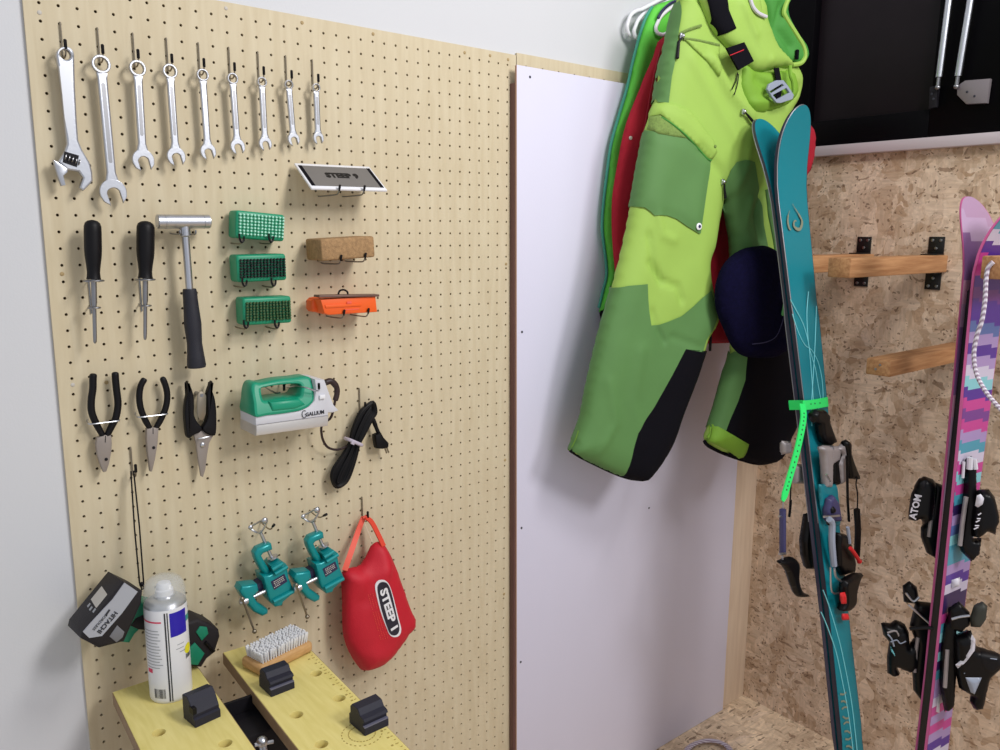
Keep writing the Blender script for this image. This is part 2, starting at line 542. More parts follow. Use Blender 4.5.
def make(name, mb, material, parent=None, loc=None, smooth=40):
    o0 = ORG[parent.name] if parent is not None else V(loc if loc is not None else (0, 0, 0))
    me = bpy.data.meshes.new(name)
    me.from_pydata([tuple(p - o0) for p in mb.v], [], mb.f)
    me.validate(); me.update()
    bm = bmesh.new(); bm.from_mesh(me)
    bmesh.ops.recalc_face_normals(bm, faces=bm.faces[:])
    bm.to_mesh(me); bm.free()
    me.shade_smooth()
    if smooth < 180:
        me.set_sharp_from_angle(angle=math.radians(smooth))
    me.materials.append(MT[material] if isinstance(material, str) else material)
    ob = bpy.data.objects.new(name, me); col.objects.link(ob)
    if parent is not None:
        ob.parent = parent
    else:
        ob.location = o0
    ORG[ob.name] = o0
    return ob


def thing(name, label, cat, loc, group=None):
    o = bpy.data.objects.new(name, None); col.objects.link(o)
    o.empty_display_size = 0.02
    o.location = loc; ORG[o.name] = V(loc)
    o['label'] = label; o['category'] = cat
    if group:
        o['group'] = group
    return o


def tag(o, label, cat, group=None):
    o['label'] = label; o['category'] = cat
    if group:
        o['group'] = group
    return o


def struct(name, mb, material):
    o = make(name, mb, material); o['kind'] = 'structure'
    return o


# ------------------------------------------------------------------ soft bodies (cloth and rounded pieces)
def seg_dist(P, poly, closed=True):
    """distance of points P (n,2) to polyline (m,2)"""
    A = np.asarray(poly, float)
    Bq = np.roll(A, -1, 0) if closed else A[1:]
    if not closed:
        A = A[:-1]
    best = np.full(len(P), 1e9)
    for a, b in zip(A, Bq):
        d = b - a; L = d @ d
        t = np.clip(((P - a) @ d) / (L + 1e-15), 0, 1)
        q = a + t[:, None] * d
        best = np.minimum(best, np.hypot(*(P - q).T))
    return best


def inside(P, poly):
    A = np.asarray(poly, float); x, y = P[:, 0], P[:, 1]
    r = np.zeros(len(P), bool); j = len(A) - 1
    for i in range(len(A)):
        xi, yi = A[i]; xj, yj = A[j]
        c = ((yi > y) != (yj > y)) & (x < (xj - xi) * (y - yi) / (yj - yi + 1e-15) + xi)
        r ^= c; j = i
    return r


def densify(poly, step):
    out = []
    for i in range(len(poly)):
        a = np.array(poly[i], float); b = np.array(poly[(i + 1) % len(poly)], float)
        n = max(1, int(np.hypot(*(b - a)) / step))
        out += [a + (b - a) * k / n for k in range(n)]
    return out


def noise2(P, s, seed):
    rs = np.random.RandomState(seed)
    h = np.zeros(len(P))
    for k in range(6):
        a = rs.rand() * 6.28; f = s * (0.6 + rs.rand() * 1.2); ph = rs.rand() * 6.28
        h += np.sin((P[:, 0] * math.cos(a) + P[:, 1] * math.sin(a)) * f + ph)
    return h / 6


class Sheet:
    """a vertical plane in the room that a soft body is modelled around"""
    def __init__(self, P, U):
        self.P = V(P); self.U = V((U[0], U[1], 0)).normalized(); self.N = self.U.cross(V((0, 0, 1))).normalized()
        if self.N.dot(CAM - self.P) < 0:
            self.N = -self.N

    def uv(self, q):
        p = onP(q[0], q[1], self.P, self.N) - self.P
        return (p.dot(self.U), p.z)

    def at(self, u, v, h=0.0):
        return self.P + self.U * u + V((0, 0, v)) + self.N * h


class Soft:
    def __init__(self, sheet, outline, H, w, folds=(), wr=0.0, wrs=60, seed=1, power=0.5, curve=3, lean=None):
        self.s = sheet
        o = [sheet.uv(q) for q in outline]
        if curve > 1:
            o = [(p.x, p.y) for p in smooth_closed([V((a, b, 0)) for a, b in o], curve)]
        self.o = o; self.H = H; self.w = w; self.wr = wr; self.wrs = wrs; self.seed = seed; self.power = power
        self.folds = [([sheet.uv(q) for q in pl], a, ww) for pl, a, ww in folds]
        self.lean = lean

    def h(self, P):
        P = np.asarray(P, float)
        ins = inside(P, self.o)
        d = seg_dist(P, self.o); d[~ins] = 0
        t = np.clip(d / self.w, 0, 1)
        p = (1 - (1 - t) ** 2) ** self.power
        h = self.H * p
        for pl, a, ww in self.folds:
            dd = seg_dist(P, pl, False)
            h += a * np.exp(-(dd / ww) ** 2) * p
        if self.wr:
            h += self.wr * noise2(P, self.wrs, self.seed) * p
        if self.lean:
            h += self.lean(P)
        return h

    def tri(self, outline, step):
        d = densify(outline, step)
        A = np.array(d); lo = A.min(0); hi = A.max(0)
        gx, gy = np.meshgrid(np.arange(lo[0], hi[0], step), np.arange(lo[1], hi[1], step))
        gx[::2] += step / 2
        G = np.stack([gx.ravel(), gy.ravel()], 1)
        G = G[inside(G, d)]
        if len(G):
            G = G[seg_dist(G, d) > step * 0.5]
        n = len(d)
        vs = [V((p[0], p[1])) for p in d] + [V((p[0], p[1])) for p in G]
        ed = [(i, (i + 1) % n) for i in range(n)]
        r = delaunay_2d_cdt(vs, ed, [], 1, 1e-7)
        P = np.array([(p.x, p.y) for p in r[0]])
        return P, [tuple(f) for f in r[2]]

    def solid(self, step=0.010, back=0.6):
        P, F = self.tri(self.o, step)
        h = self.h(P)
        dd = seg_dist(P, self.o)
        base = self.lean(P) if self.lean else np.zeros(len(P))
        t = np.clip(dd / self.w, 0, 1); hb = -back * self.H * (1 - (1 - t) ** 2) ** self.power + base
        m = MB(); n = len(P)
        vs = [self.s.at(p[0], p[1], x) for p, x in zip(P, h)] + [self.s.at(p[0], p[1], x) for p, x in zip(P, hb)]
        edge = dd < 1e-6
        mp = [i if edge[i] else i + n for i in range(n)]
        fs = list(F) + [tuple(mp[i] for i in f[::-1]) for f in F]
        return m.add(vs, fs)

    def patch(self, outline, off=0.0015, step=0.008, curve=2, rim=0.003, extra=None, wrap=False, tol=None):
        """a sewn-on panel that follows this body's surface"""
        o = [self.uvs(q) for q in outline]
        if curve > 1:
            o = [(p.x, p.y) for p in smooth_closed([V((a, b, 0)) for a, b in o], curve)]
        out = []
        cx = np.array(o).mean(0)
        for p in o:
            q = self.snap(p, tol or (.012 if wrap else .007))
            if wrap and q != tuple(p):
                d = np.array(q) - cx; d /= np.hypot(*d) + 1e-9
                q = (q[0] + d[0] * .0022, q[1] + d[1] * .0022)
            out.append(q)
        o = out
        keep = [o[0]]
        for p in o[1:]:
            if math.hypot(p[0] - keep[-1][0], p[1] - keep[-1][1]) > 1e-4:
                keep.append(p)
        o = keep
        P, F = self.tri(o, step)
        h = self.h(P) + off
        if extra:
            h = h + extra(P, seg_dist(P, o))
        n = len(P)
        db = seg_dist(P, self.o); db[~inside(P, self.o)] = 0
        t = np.clip(db / self.w, 0, 1)
        h = h + .0035 * (1 - t) ** 3 * (t > 0)
        if wrap:
            hb = -.8 * self.H * (1 - (1 - t) ** 2) ** self.power - off - .0035 * (1 - t) ** 3 * (t > 0)
            sil = db < 1e-5
            h = np.where(sil, 0, h)
            vs = [self.s.at(p[0], p[1], x) for p, x in zip(P, h)] + [self.s.at(p[0], p[1], x) for p, x in zip(P, hb)]
            mp = [i if sil[i] else i + n for i in range(n)]
            return MB().add(vs, list(F) + [tuple(mp[i] for i in f[::-1]) for f in F])
        vs = [self.s.at(p[0], p[1], x) for p, x in zip(P, h)]
        vs += [self.s.at(p[0], p[1], x - rim) for p, x in zip(P, h)]
        fs = list(F)
        cnt = {}
        for f in F:
            for a, b in ((f[0], f[1]), (f[1], f[2]), (f[2], f[0])):
                k = (min(a, b), max(a, b)); cnt.setdefault(k, []).append((a, b))
        for k, e in cnt.items():
            if len(e) == 1:
                a, b = e[0]; fs.append((b, a, a + n, b + n))
        return MB().add(vs, fs)

    def uvs(self, q):
        """where the line of sight through q meets the body's surface"""
        h = self.H * .8
        for _ in range(6):
            p = onP(q[0], q[1], self.s.P + self.s.N * h, self.s.N) - self.s.P
            u, v = p.dot(self.s.U), p.z
            h = .4 * h + .6 * float(self.h([(u, v)])[0])
        return (u, v)

    def snap(self, p, tol=.007):
        """pull panel corners that lie close to the silhouette onto it"""
        p = np.array(p, float)
        d = seg_dist(p[None], self.o)[0]
        if d > tol and inside(p[None], self.o)[0]:
            return tuple(p)
        best = None
        for a, b in zip(self.o, self.o[1:] + self.o[:1]):
            a = np.array(a); b = np.array(b); e = b - a
            t = min(1, max(0, (p - a) @ e / (e @ e + 1e-15))); q = a + t * e
            if best is None or np.hypot(*(p - q)) < best[0]:
                best = (np.hypot(*(p - q)), q)
        return tuple(best[1])

    def on(self, q, off=0.002):
        u, v = self.uvs(q)
        return self.s.at(u, v, float(self.h([(u, v)])[0]) + off)


# ================================================================== ROOM
struct('wall_back', MB().box((0.44, 0.036, 1.3), (2.9, 0.06, 2.6)), 'wall')
struct('floor', MB().box((0.44, -1.2, -0.02), (2.9, 2.6, 0.04)), 'osbf')
WX = 1.88
struct('wall_right', MB().box((WX + 0.03, -0.78, 0.846), (0.06, 1.62, 1.693)), 'osbw')
sill = MB().box((WX + 0.014, -0.78, 1.706), (0.075, 1.62, 0.027), bev=0.002)
struct('trim_1', sill, 'sill')
win = MB().box((WX + 0.05, -0.78, 1.7195 + 0.44), (0.02, 1.6, 0.88))
w1 = struct('window_1', win, 'black')
fr = MB()
P0 = onX(806, 140, WX); P1 = onX(927, 140, WX)
fr.box((WX + 0.026, (P0.y + 0.03) / 2, 2.16), (0.052, abs(P0.y) + 0.03, 0.88), bev=0.003)
fr.box((WX + 0.026, (P1.y - 1.58) / 2, 2.16), (0.052, abs(-1.58 - P1.y), 0.88), bev=0.003)
fr.box((WX + 0.026, (P0.y + P1.y) / 2, 1.7195 + 0.035), (0.05, abs(P0.y - P1.y), 0.07), bev=0.003)
make('window_frame', fr, 'black', w1)
make('pane', MB().box((WX + 0.035, (P0.y + P1.y) / 2, 2.19), (0.006, abs(P0.y - P1.y), 0.81)), 'glass', w1)
post = MB().box((1.8195, -0.004, 0.90), (0.121, 0.016, 1.80), bev=0.001)
struct('trim_2', post, 'post')

# ------------------------------------------------------------------ pegboards
PITCH = 0.025


def peg(x0, z0, cols, rows, xl, xr, zt, zb, r=0.0024, th=0.0055, px=PITCH, pz=PITCH):
    m = MB()
    vs = []; fs = []
    ang = [math.pi / 4 * k for k in range(8)]
    sq = [(1, 0), (1, 1), (0, 1), (-1, 1), (-1, 0), (-1, -1), (0, -1), (1, -1)]
    for i in range(cols):
        for j in range(rows):
            cx = x0 + i * px; cz = z0 - j * pz
            k = len(vs)
            for a, b in sq:
                vs.append((cx + a * px / 2, 0, cz + b * pz / 2))
            for a in ang:
                vs.append((cx + r * math.cos(a), 0, cz + r * math.sin(a)))
            for a in ang:
                vs.append((cx + r * math.cos(a), th, cz + r * math.sin(a)))
            for q in range(8):
                p = (q + 1) % 8
                fs.append((k + q, k + p, k + 8 + p, k + 8 + q)); fs.append((k + 8 + q, k + 8 + p, k + 16 + p, k + 16 + q))
    m.add(vs, fs)
    gx0 = x0 - px / 2; gx1 = x0 + (cols - 0.5) * px; gz1 = z0 + pz / 2; gz0 = z0 - (rows - 0.5) * pz
    for (a, b, c, d) in ((xl, gx0, zb, zt), (gx1, xr, zb, zt), (gx0, gx1, gz1, zt), (gx0, gx1, zb, gz0)):
        if b - a > 1e-4 and d - c > 1e-4:
            m.add([(a, 0, c), (b, 0, c), (b, 0, d), (a, 0, d), (a, th, c), (b, th, c), (b, th, d), (a, th, d)],
                  [(0, 1, 2, 3), (7, 6, 5, 4), (0, 4, 5, 1), (1, 5, 6, 2), (2, 6, 7, 3), (3, 7, 4, 0)])
    return m


pb = thing('pegboard', 'tall pale birch pegboard full of holes, carrying all the hung tools', 'pegboard', (0.45, 0, 0.01))
make('perforated_sheet', peg(0, FL, 36, 72, -0.0205, 0.8985, FL + 0.0225, 0.01), 'ply', pb, smooth=30)
make('hole_shade_sheet', MB().box((0.439, 0.0053, 0.93), (0.91, 0.0006, 1.82)), 'hole', pb)  # dark sheet added so the holes read as shaded
for q, wht in (((226, 8.3), 1), ((302, 22.7), 0), ((373, 34), 0), ((464.6, 52.7), 0), ((490, 55.6), 0), ((508, 59.6), 0), ((39.5, 12.5), 1), ((62, 274), 0),
               ((72.8, 384.8), 1), ((106.4, 382.4), 0), ((506, 264), 0), ((505, 460), 0), ((504, 594), 0)):
    p = B(q, 0.0)
    s = MB().lathe([(0.0032, 0), (0.0030, 0.0007), (0.0018, 0.0014), (0.0006, 0.0015)], p, (0, -1, 0), 12)
    make('screw', s, 'pale_lab' if wht else 'ply_edge', pb)
pb2 = thing('pegboard', 'strip of a second pegboard showing above the white panel', 'pegboard', (1.35, 0, 0.01))
make('perforated_sheet', peg(0.9265, FL + 0.003, 18, 1, 0.9005, 1.79, FL + 0.0275, 0.01, px=0.048, pz=0.03), 'ply', pb2, smooth=30)
make('hole_shade_sheet', MB().box((1.345, 0.0053, 0.93), (0.88, 0.0006, 1.82)), 'hole', pb2)  # same added sheet, painting the shade inside these holes

# ------------------------------------------------------------------ white panel
wp = thing('white_panel', 'white painted panel on a dark brown batten, right of the pegboard', 'panel', (1.34, -0.01, 0.003))


def lean(mb, k=.0125):
    for v in mb.v:
        if v.x < 1.0:
            v.x += k * (1.83 - v.z)
    return mb


make('face_sheet', lean(MB().box((1.3195, -0.0195, 0.915), (0.875, 0.005, 1.826), bev=0.0008)), 'panel', wp)
bt = MB().box((0.898, -0.0085, 0.898), (0.034, 0.017, 1.79), bev=0.0008)
make('batten', MB().box((1.738, -0.0085, 0.898), (0.034, 0.017, 1.79), bev=0.0008), 'batten', wp)
make('batten', MB().box((1.318, -0.0085, 0.03), (0.80, 0.017, 0.04)), 'batten', wp)
make('batten', lean(bt, .0095), 'batten', wp)
make('edge_strip', lean(MB().box((0.8816, -0.0195, 0.915), (0.0012, 0.0044, 1.824))), 'panel_edge', wp)
for q in ((530, 77), (522, 332), (521.5, 528), (520.7, 662), (649, 508)):
    p = onY(q[0], q[1], -0.022)
    make('screw', MB().lathe([(0.003, 0), (0.0026, 0.0006), (0.001, 0.0007)], p, (0, -1, 0), 10), 'ink', wp)


# ================================================================== HOOKS AND TOOLS
def jhook(x, ztop, label, drop=0.043, out=0.020, rise=0.017, group='black-tipped steel hooks on the pegboard', dx=0.0):
    h = thing('wall_hook', label, 'hook', (x, 0, ztop), group)
    pts = [(x, 0.004, ztop), (x, -0.001, ztop + 0.001), (x, -0.0025, ztop - 0.003), (x, -0.0025, ztop - drop), (x, -0.004, ztop - drop - 0.004),
           (x + dx * .5, -out * 0.6, ztop - drop - 0.006), (x + dx, -out, ztop - drop - 0.003), (x + dx, -out - 0.003, ztop - drop + 0.004), (x + dx, -out - 0.004, ztop - drop + rise)]
    make('wire', MB().tube(smooth_path(pts, 4), 0.0013, 8), 'hookm', h)
    a = V(pts[-1]); b = a - V((0, 0, 0.013))
    make('tip_cap', MB().tube([b, b + V((0, 0, .001)), a, a + V((0, 0, .001))], [0.0016, 0.0024, 0.0024, 0.0012], 8), 'rubber', h)
    return h


# --- combination wrenches
def wrench(c0, c1, R0, H0, d, w, label, polish='chrome'):
    a = B(c0, d); b = B(c1, d)
    L = (b - a).length; W = (b - a).normalized()                 # along the shaft, downwards
    W = V((W.x, 0, W.z)).normalized(); U = V((W.z, 0, -W.x))      # across
    if U.x > 0:
        U = -U
    t = thing('combination_wrench', label, 'wrench', a, 'combination wrenches in a row')
    circ = lambda r, n=28, cx=0, cy=0, s=0: [(cx + r * math.cos(2 * math.pi * k / n + s), cy + r * math.sin(2 * math.pi * k / n + s)) for k in range(n)]
    make('ring_end', MB().plate([circ(R0), circ(R0 * 0.70, 14)], a, U, W, 0.0075, 0.0012), polish, t)
    sh = [(-w * .5, R0 * .86), (w * .5, R0 * .86), (w * .44, R0 * 1.5), (w * .42, L - H0 * 1.5), (w * .62, L - H0 * .75), (-w * .62, L - H0 * .75), (-w * .42, L - H0 * 1.5), (-w * .44, R0 * 1.5)]
    m = MB().plate([sh], a, U, W, 0.0060, min(.0024, w * .2))
    g0 = R0 * 2.0; g1 = L - H0 * 2.2
    shk = make('shank', m, polish, t)
    if 'plain' not in label:
        make('shank_panel', MB().plate([rnd2([(-w * .17, g0), (w * .17, g0), (w * .17, g1), (-w * .17, g1)])], a, U, W, 0.0063, 0.0002), 'chrome_dark', shk)
    hd = []
    op = math.pi / 2 + math.radians(13)
    for k in range(25):
        an = op + math.radians(33) + (2 * math.pi - math.radians(66)) * k / 24
        rr = H0 * (1.0 if 2 < k < 22 else 1.04)
        hd.append((rr * math.cos(an), L + rr * math.sin(an)))
    e = V((math.cos(op), math.sin(op))); s = V((-e.y, e.x)); n0 = H0 * 0.47
    for (al, ac) in ((1.0, -n0), (0.0, -n0), (-.18, -n0 * .75), (-.30, -n0 * .3), (-.30, n0 * .3), (-.18, n0 * .75), (0, n0), (1.0, n0)):
        hd.append((e.x * al * H0 + s.x * ac, L + e.y * al * H0 + s.y * ac))
    make('open_jaw', MB().plate([hd], a, U, W, 0.0062, 0.0010), polish, t)
    return t


def rnd2(b):
    (x0, y0), (x1, _), (_, y1), _ = b
    r = (x1 - x0) / 2; cx = (x0 + x1) / 2
    return [(cx + r * math.cos(math.radians(a)), (y0 + r if a >= 180 else y1 - r) + r * math.sin(math.radians(a))) for a in range(0, 360, 20)]


def px2m(q, d, px):
    return abs((B((q[0] + px, q[1]), d) - B((q[0] - px, q[1]), d)).x) / 2


cB = crop(150, 20, .24)
WR = [((100.8, 64.3), (113.0, 192), 9.7, 13.6, .60, 'largest combination wrench, next to the adjustable wrench'),
      ((137.3, 68.5), (143.0, 160), 8.4, 11, .60, 'second longest combination wrench, with a recessed dark grip strip'),
      (cB(82, 214), cB(108, 568), 7.4, 9.2, .60, 'combination wrench third longest in the row, above the hammer'),
      (cB(218, 230), cB(241, 548), 6.1, 7.8, .68, 'combination wrench with a plain bright shank, fifth tool from left in the top row'),
      (cB(343, 245), cB(364, 527), 5.5, 7.2, .70, 'combination wrench hanging sixth from left in the row of nine'),
      (cB(465, 259), cB(479, 515), 4.8, 6.3, .76, 'combination wrench hanging third from the right end of its row'),
      (cB(577, 270), cB(597, 497), 4.3, 5.8, .80, 'second smallest combination wrench, hanging next to the smallest one'),
      (cB(691, 283), cB(700, 492), 3.9, 5.2, .84, 'smallest combination wrench, at the right end of the row')]
HK = ['hook holding the adjustable wrench at the top left corner', 'hook holding the largest combination wrench', 'hook holding the second longest combination wrench',
      'hook holding the third longest combination wrench', 'hook fifth from left in the wrench row', 'hook sixth from left in the wrench row',
      'hook third from right in the wrench row', 'hook holding the second smallest wrench', 'hook holding the smallest wrench at the row end']
for i, lab in enumerate(HK):
    jhook(PITCH * (1 + 2 * i), FL - 0.05, lab)
for c0, c1, R0, H0, wf, lab in WR:
    R = px2m(c0, .02, R0)
    wrench(c0, c1, R, px2m(c1, .02, H0), .020, R * 2 * wf, lab)

# --- adjustable wrench
cA = crop(20, 0, .2933)
aw = thing('adjustable_wrench', 'chrome adjustable wrench with open jaws, first tool at top left', 'wrench', B(cA(152, 188), .02))
d = .020
out = [B(cA(p), d) for p in [(152 + 31 * math.cos(math.radians(a)), 190 - 31 * math.sin(math.radians(a))) for a in range(180, -1, -15)] + [(186, 300), (192, 410), (197, 480), (210, 512), (236, 556), (245, 590), (246, 618), (214, 652), (200, 640), (212, 606), (198, 586), (160, 580),
                             (128, 552), (148, 520), (158, 492), (152, 440), (142, 330), (130, 240)]]
O = B(cA(152, 188), d)
o2 = [((p - O).x, (p - O).z) for p in out]
hr = px2m((64.6, 55), d, 5.2)
make('handle', MB().plate([[(p[0], p[1]) for p in o2], [(hr * math.cos(k * math.pi / 8), hr * math.sin(k * math.pi / 8)) for k in range(16)]], O, (1, 0, 0), (0, 0, 1), 0.011, 0.0026), 'chrome', aw)
inset = [B(cA(p), d + .0058) for p in ((134, 225), (172, 222), (178, 320), (184, 470), (168, 482), (152, 400), (142, 300))]
make('handle_inset', MB().prism(inset, (0, .001, 0)), mat('satin_chrome', (186, 188, 194), .42, 1.0), aw)
make('worm_slot', MB().prism([B(cA(p), d + .0062) for p in ((152, 516), (201, 530), (194, 570), (146, 553))], (0, .002, 0)), 'plastic_blk', aw)
jw = [B(cA(p), d + .001) for p in ((113, 545), (160, 575), (160, 588), (146, 600), (154, 632), (140, 634), (128, 600), (118, 566))]
make('sliding_jaw', MB().prism([p + V((0, -.005, 0)) for p in jw], (0, .010, 0), .001), 'chrome', aw)
wm = MB()
a = B(cA(152, 534), d + .006); b = B(cA(202, 553), d + .006)
for k in range(5):
    wm.lathe([(.002, 0), (.0046, .0005), (.0046, .0017), (.002, .0022)], a + (b - a) * (k / 4.2), (b - a), 12)
make('worm_screw', wm, 'chrome_dark', aw)

# --- screwdrivers with their ring holders
cC = crop(60, 190, .2533)


def driver(top, hb, tip, label, flat, ring_lab):
    d = .034
    a = B(top, d); b = B(hb, d); e = B(tip, d)
    ax = (b - a).normalized(); L = (b - a).length; Ls = (e - b).length
    t = thing('screwdriver', label, 'screwdriver', e, 'black handled screwdrivers')
    R = px2m(top, d, 8.9)
    prof = [(.15, 0), (.55, .015), (.85, .05), (.98, .11), (1.0, .2), (1.0, .5), (.95, .62), (.82, .76), (.74, .88), (.78, .96), (.84, 1.0), (.3, 1.0)]
    make('handle', MB().lathe([(r * R, z * L) for r, z in prof], a, ax, 20), 'rubber', t)
    s = MB().lathe([(.0042, 0), (.0042, Ls * .36), (.0030, Ls * .44), (.0028, Ls * .9), (.0026 if flat else .0024, Ls * .97), (.0012, Ls)], b, ax, 12)
    make('blade', s, 'chrome_dark', t)
    h = thing('tool_ring_holder', ring_lab, 'tool holder', (b.x, 0, b.z), 'ring holders on the pegboard')
    for zz, rr in ((-.003, .0140), (-.044, .0085)):
        rg = MB()
        c = V((b.x, -d, b.z + zz)) + V((ax.x * -zz, 0, 0))
        rg.tube([c + V((rr * math.cos(k * .3491), rr * math.sin(k * .3491), .0006)) for k in range(18)], .0013, 6, True)
        rg.tube([c + V((0, rr, 0)), V((c.x, -.003, c.z)), V((c.x, .003, c.z + .002))], .0012, 6)
        make('wire_ring', rg, 'chrome_dark', h)
    make('back_wire', MB().tube([(b.x, -.002, b.z), (b.x, -.002, b.z - .055)], .0012, 6), 'chrome_dark', h)


driver(cC(128, 118), cC(133, 352), cC(135, 606), 'black handled flat-blade screwdriver with a round-topped handle, nearest the pegboard left edge', True, 'wire ring holder around the left screwdriver shaft')
driver(cC(338, 122), cC(337, 348), cC(334, 592), 'black handled screwdriver with a pointed tip, hanging beside the hammer', False, 'wire ring holder around the screwdriver beside the hammer')

# --- hammer
d = .036
ha = B(cC(383, 125), d); hb = B(cC(590, 125), d)
hm = thing('hammer', 'chrome headed hammer with a black rubber grip', 'hammer', B(cC(540, 700), d))
L = (hb - ha).length; Rr = px2m((183, 222), d, 7.4) * .97
make('head', MB().lathe([(Rr * .9, 0), (Rr, .001), (Rr, L * .12), (Rr * .93, L * .125), (Rr * .93, L * .14), (Rr, L * .145), (Rr, L * .855), (Rr * .93, L * .86), (Rr * .93, L * .875), (Rr, L * .88), (Rr, L - .001), (Rr * .9, L)], ha, hb - ha, 28), 'chrome', hm)
s0 = B(cC(492, 140), d); s1 = B(cC(512, 400), d); g1 = B(cC(540, 700), d)
nk = MB().lathe([(.0085, 0), (.0085, .016), (.005, .019)], s0, s1 - s0, 16)
make('shaft', nk.lathe([(.0062, 0), (.0058, (s1 - s0).length + .02)], s0, s1 - s0, 14), 'chrome', hm)
gl = (g1 - s1).length; gm = MB()
gp = [(.0078, -.004), (.0088, .002), (.0088, .1 * gl), (.0095, .25 * gl), (.0105, .42 * gl), (.0098, .56 * gl), (.0092, .68 * gl), (.0102, .82 * gl), (.0116, .97 * gl), (.0108, gl), (.004, gl + .001)]
make('grip', gm.lathe([(r * 1.30, z) for r, z in gp], s1, g1 - s1, 20), 'rubber2', hm)
hh = thing('tool_fork_holder', 'wire fork holder under the hammer head', 'tool holder', (s0.x, 0, s0.z - .01), 'ring holders on the pegboard')
z = s0.z - .0135
make('fork_tine', MB().tube(smooth_path([(s0.x - .012, .002, z + .001), (s0.x - .012, -.02, z), (s0.x - .0125, -.047, z), (s0.x - .0125, -.050, z + .006)], 3), .0014, 6), 'chrome_dark', hh)
make('fork_tine', MB().tube(smooth_path([(s0.x + .014, .002, z + .001), (s0.x + .014, -.02, z), (s0.x + .0125, -.047, z), (s0.x + .0125, -.050, z + .006)], 3), .0014, 6), 'chrome_dark', hh)

# --- pliers
cE = crop(70, 350, .1867)


def band(a, b, lab):
    """wire loop that carries pliers: a bar across the front, legs back to a plate on the board"""
    A = B(cE(a), .026); C = B(cE(b), .026)
    t = thing('tool_wire_holder', lab, 'tool holder', (A.x, 0, A.z), 'wire holders for the pliers')
    make('wire_loop', MB().tube(smooth_path([(A.x + .004, .003, A.z + .003), (A.x + .001, -.006, A.z + .001), A, (A + C) / 2 + V((0, -.002, 0)), C, (C.x - .001, -.006, C.z), (C.x - .004, .003, C.z)], 4), .0012, 6), 'chrome', t)
    return t


def pliers(name, label, lh, rh, head, dots, rad, d=.018, slit=None):
    pv = B(cE(dots), d)
    t = thing(name, label, 'pliers', pv)
    for pts in (lh, rh):
        pp = smooth_path([B(cE(p), d) for p in pts], 5)
        n = len(pp)
        rr = [rad * (0.55 if k == 0 else 0.92 if k == 1 else 1.0 if k < n * .7 else 1.0 - .3 * (k - n * .7) / (n * .3)) for k in range(n)]
        make('handle', MB().tube(pp, rr, 10), 'rubber', t)
    hp = [B(cE(p), d + .0045) for p in head]
    make('jaws', MB().prism(hp, (0, .009, 0), .0016), 'jaw', t)
    make('rivet', MB().lathe([(.0026, 0), (.0024, .001), (.001, .0014)], pv + V((0, -.0045, 0)), (0, -1, 0), 12), 'plastic_blk', t)
    if slit:
        a, b = [B(cE(p), d + .0047) for p in slit]
        make('jaw_slit', MB().tube([a, b], .0006, 6), 'plastic_blk', t)
    return t


pliers('lineman_pliers', 'broad-nosed pliers with long black handles, leftmost of the plier row',
       [(125, 126), (123, 160), (122, 210), (114, 270), (116, 330), (138, 390), (165, 440), (182, 475)], [(242, 118), (244, 160), (250, 220), (257, 290), (246, 360), (222, 410), (200, 455), (192, 475)],
       [(146, 472), (185, 456), (222, 458), (226, 500), (222, 552), (210, 612), (196, 652), (181, 656), (166, 622), (147, 562), (140, 505)], (190, 582), .0054, slit=((190, 460), (189, 495)))
band((106, 397), (264, 378), 'wire holder across the broad-nosed pliers')
pliers('needle_nose_pliers', 'needle-nose pliers with curved black handles and grey tapered jaws',
       [(402, 152), (380, 190), (371, 245), (377, 305), (398, 365), (422, 410), (438, 440)], [(493, 145), (513, 195), (521, 250), (512, 310), (487, 370), (465, 410), (452, 440)],
       [(412, 424), (444, 415), (476, 418), (471, 500), (456, 590), (441, 652), (431, 652), (418, 562), (411, 482)], (444, 520), .0050, slit=((445, 418), (445, 450)))
band((366, 360), (522, 342), 'wire holder across the needle-nose pliers')
# --- pruning shears
d = .020
ps = thing('pruning_shears', 'pruning shears with black horn-shaped handles and a pointed steel blade', 'shears', B(cE(710, 505), d))
for pts in ([(632, 172), (650, 198), (664, 245), (668, 300), (667, 350), (688, 392), (710, 418), (698, 442), (668, 455), (641, 474), (626, 452), (617, 345), (623, 270), (637, 215)],
            [(765, 168), (750, 195), (736, 240), (738, 290), (741, 350), (728, 392), (712, 420), (728, 446), (768, 461), (785, 442), (787, 340), (779, 265), (764, 215)]):
    make('handle', MB().prism(smooth_closed([B(cE(p), d + .009) for p in pts], 3), (0, .015, 0), .0030, 3, True), 'rubber', ps)
bl = [B(cE(p), d + .003) for p in ((664, 452), (692, 436), (722, 430), (768, 460), (746, 500), (736, 560), (726, 640), (713, 682), (702, 676), (686, 575), (676, 500))]
make('blade', MB().prism(bl, (0, .005, 0), .001), 'jaw', ps)
make('pivot_screw', MB().lathe([(.0042, 0), (.004, .002), (.002, .003)], B(cE(710, 508), d + .003), (0, -1, 0), 14), 'chrome', ps)
th = thing('tool_tongue_holder', 'flat metal tongue hook between the shear handles', 'tool holder', B(cE(705, 300), .0), 'ring holders on the pegboard')
tg = [B(cE(p), .028) for p in ((681, 245), (690, 228), (706, 222), (722, 230), (730, 248), (728, 340), (712, 378), (692, 372), (681, 340))]
make('tongue', MB().prism(tg, (0, .0015, 0), .0004), 'hookm', th)
make('peg_screw', MB().lathe([(.003, 0), (.003, .029)], onY(*cE(705, 242), -.0275) + V((0, .028, 0)), (0, -1, 0), 10), 'chrome_dark', th)
make('front_wire', MB().tube([B(cE(690, 476), .032), B(cE(718, 470), .034), B(cE(746, 464), .032)], .0012, 6).tube([B(cE(690, 476), .032), B(cE(700, 470), .0)], .0010, 6), 'chrome', th)

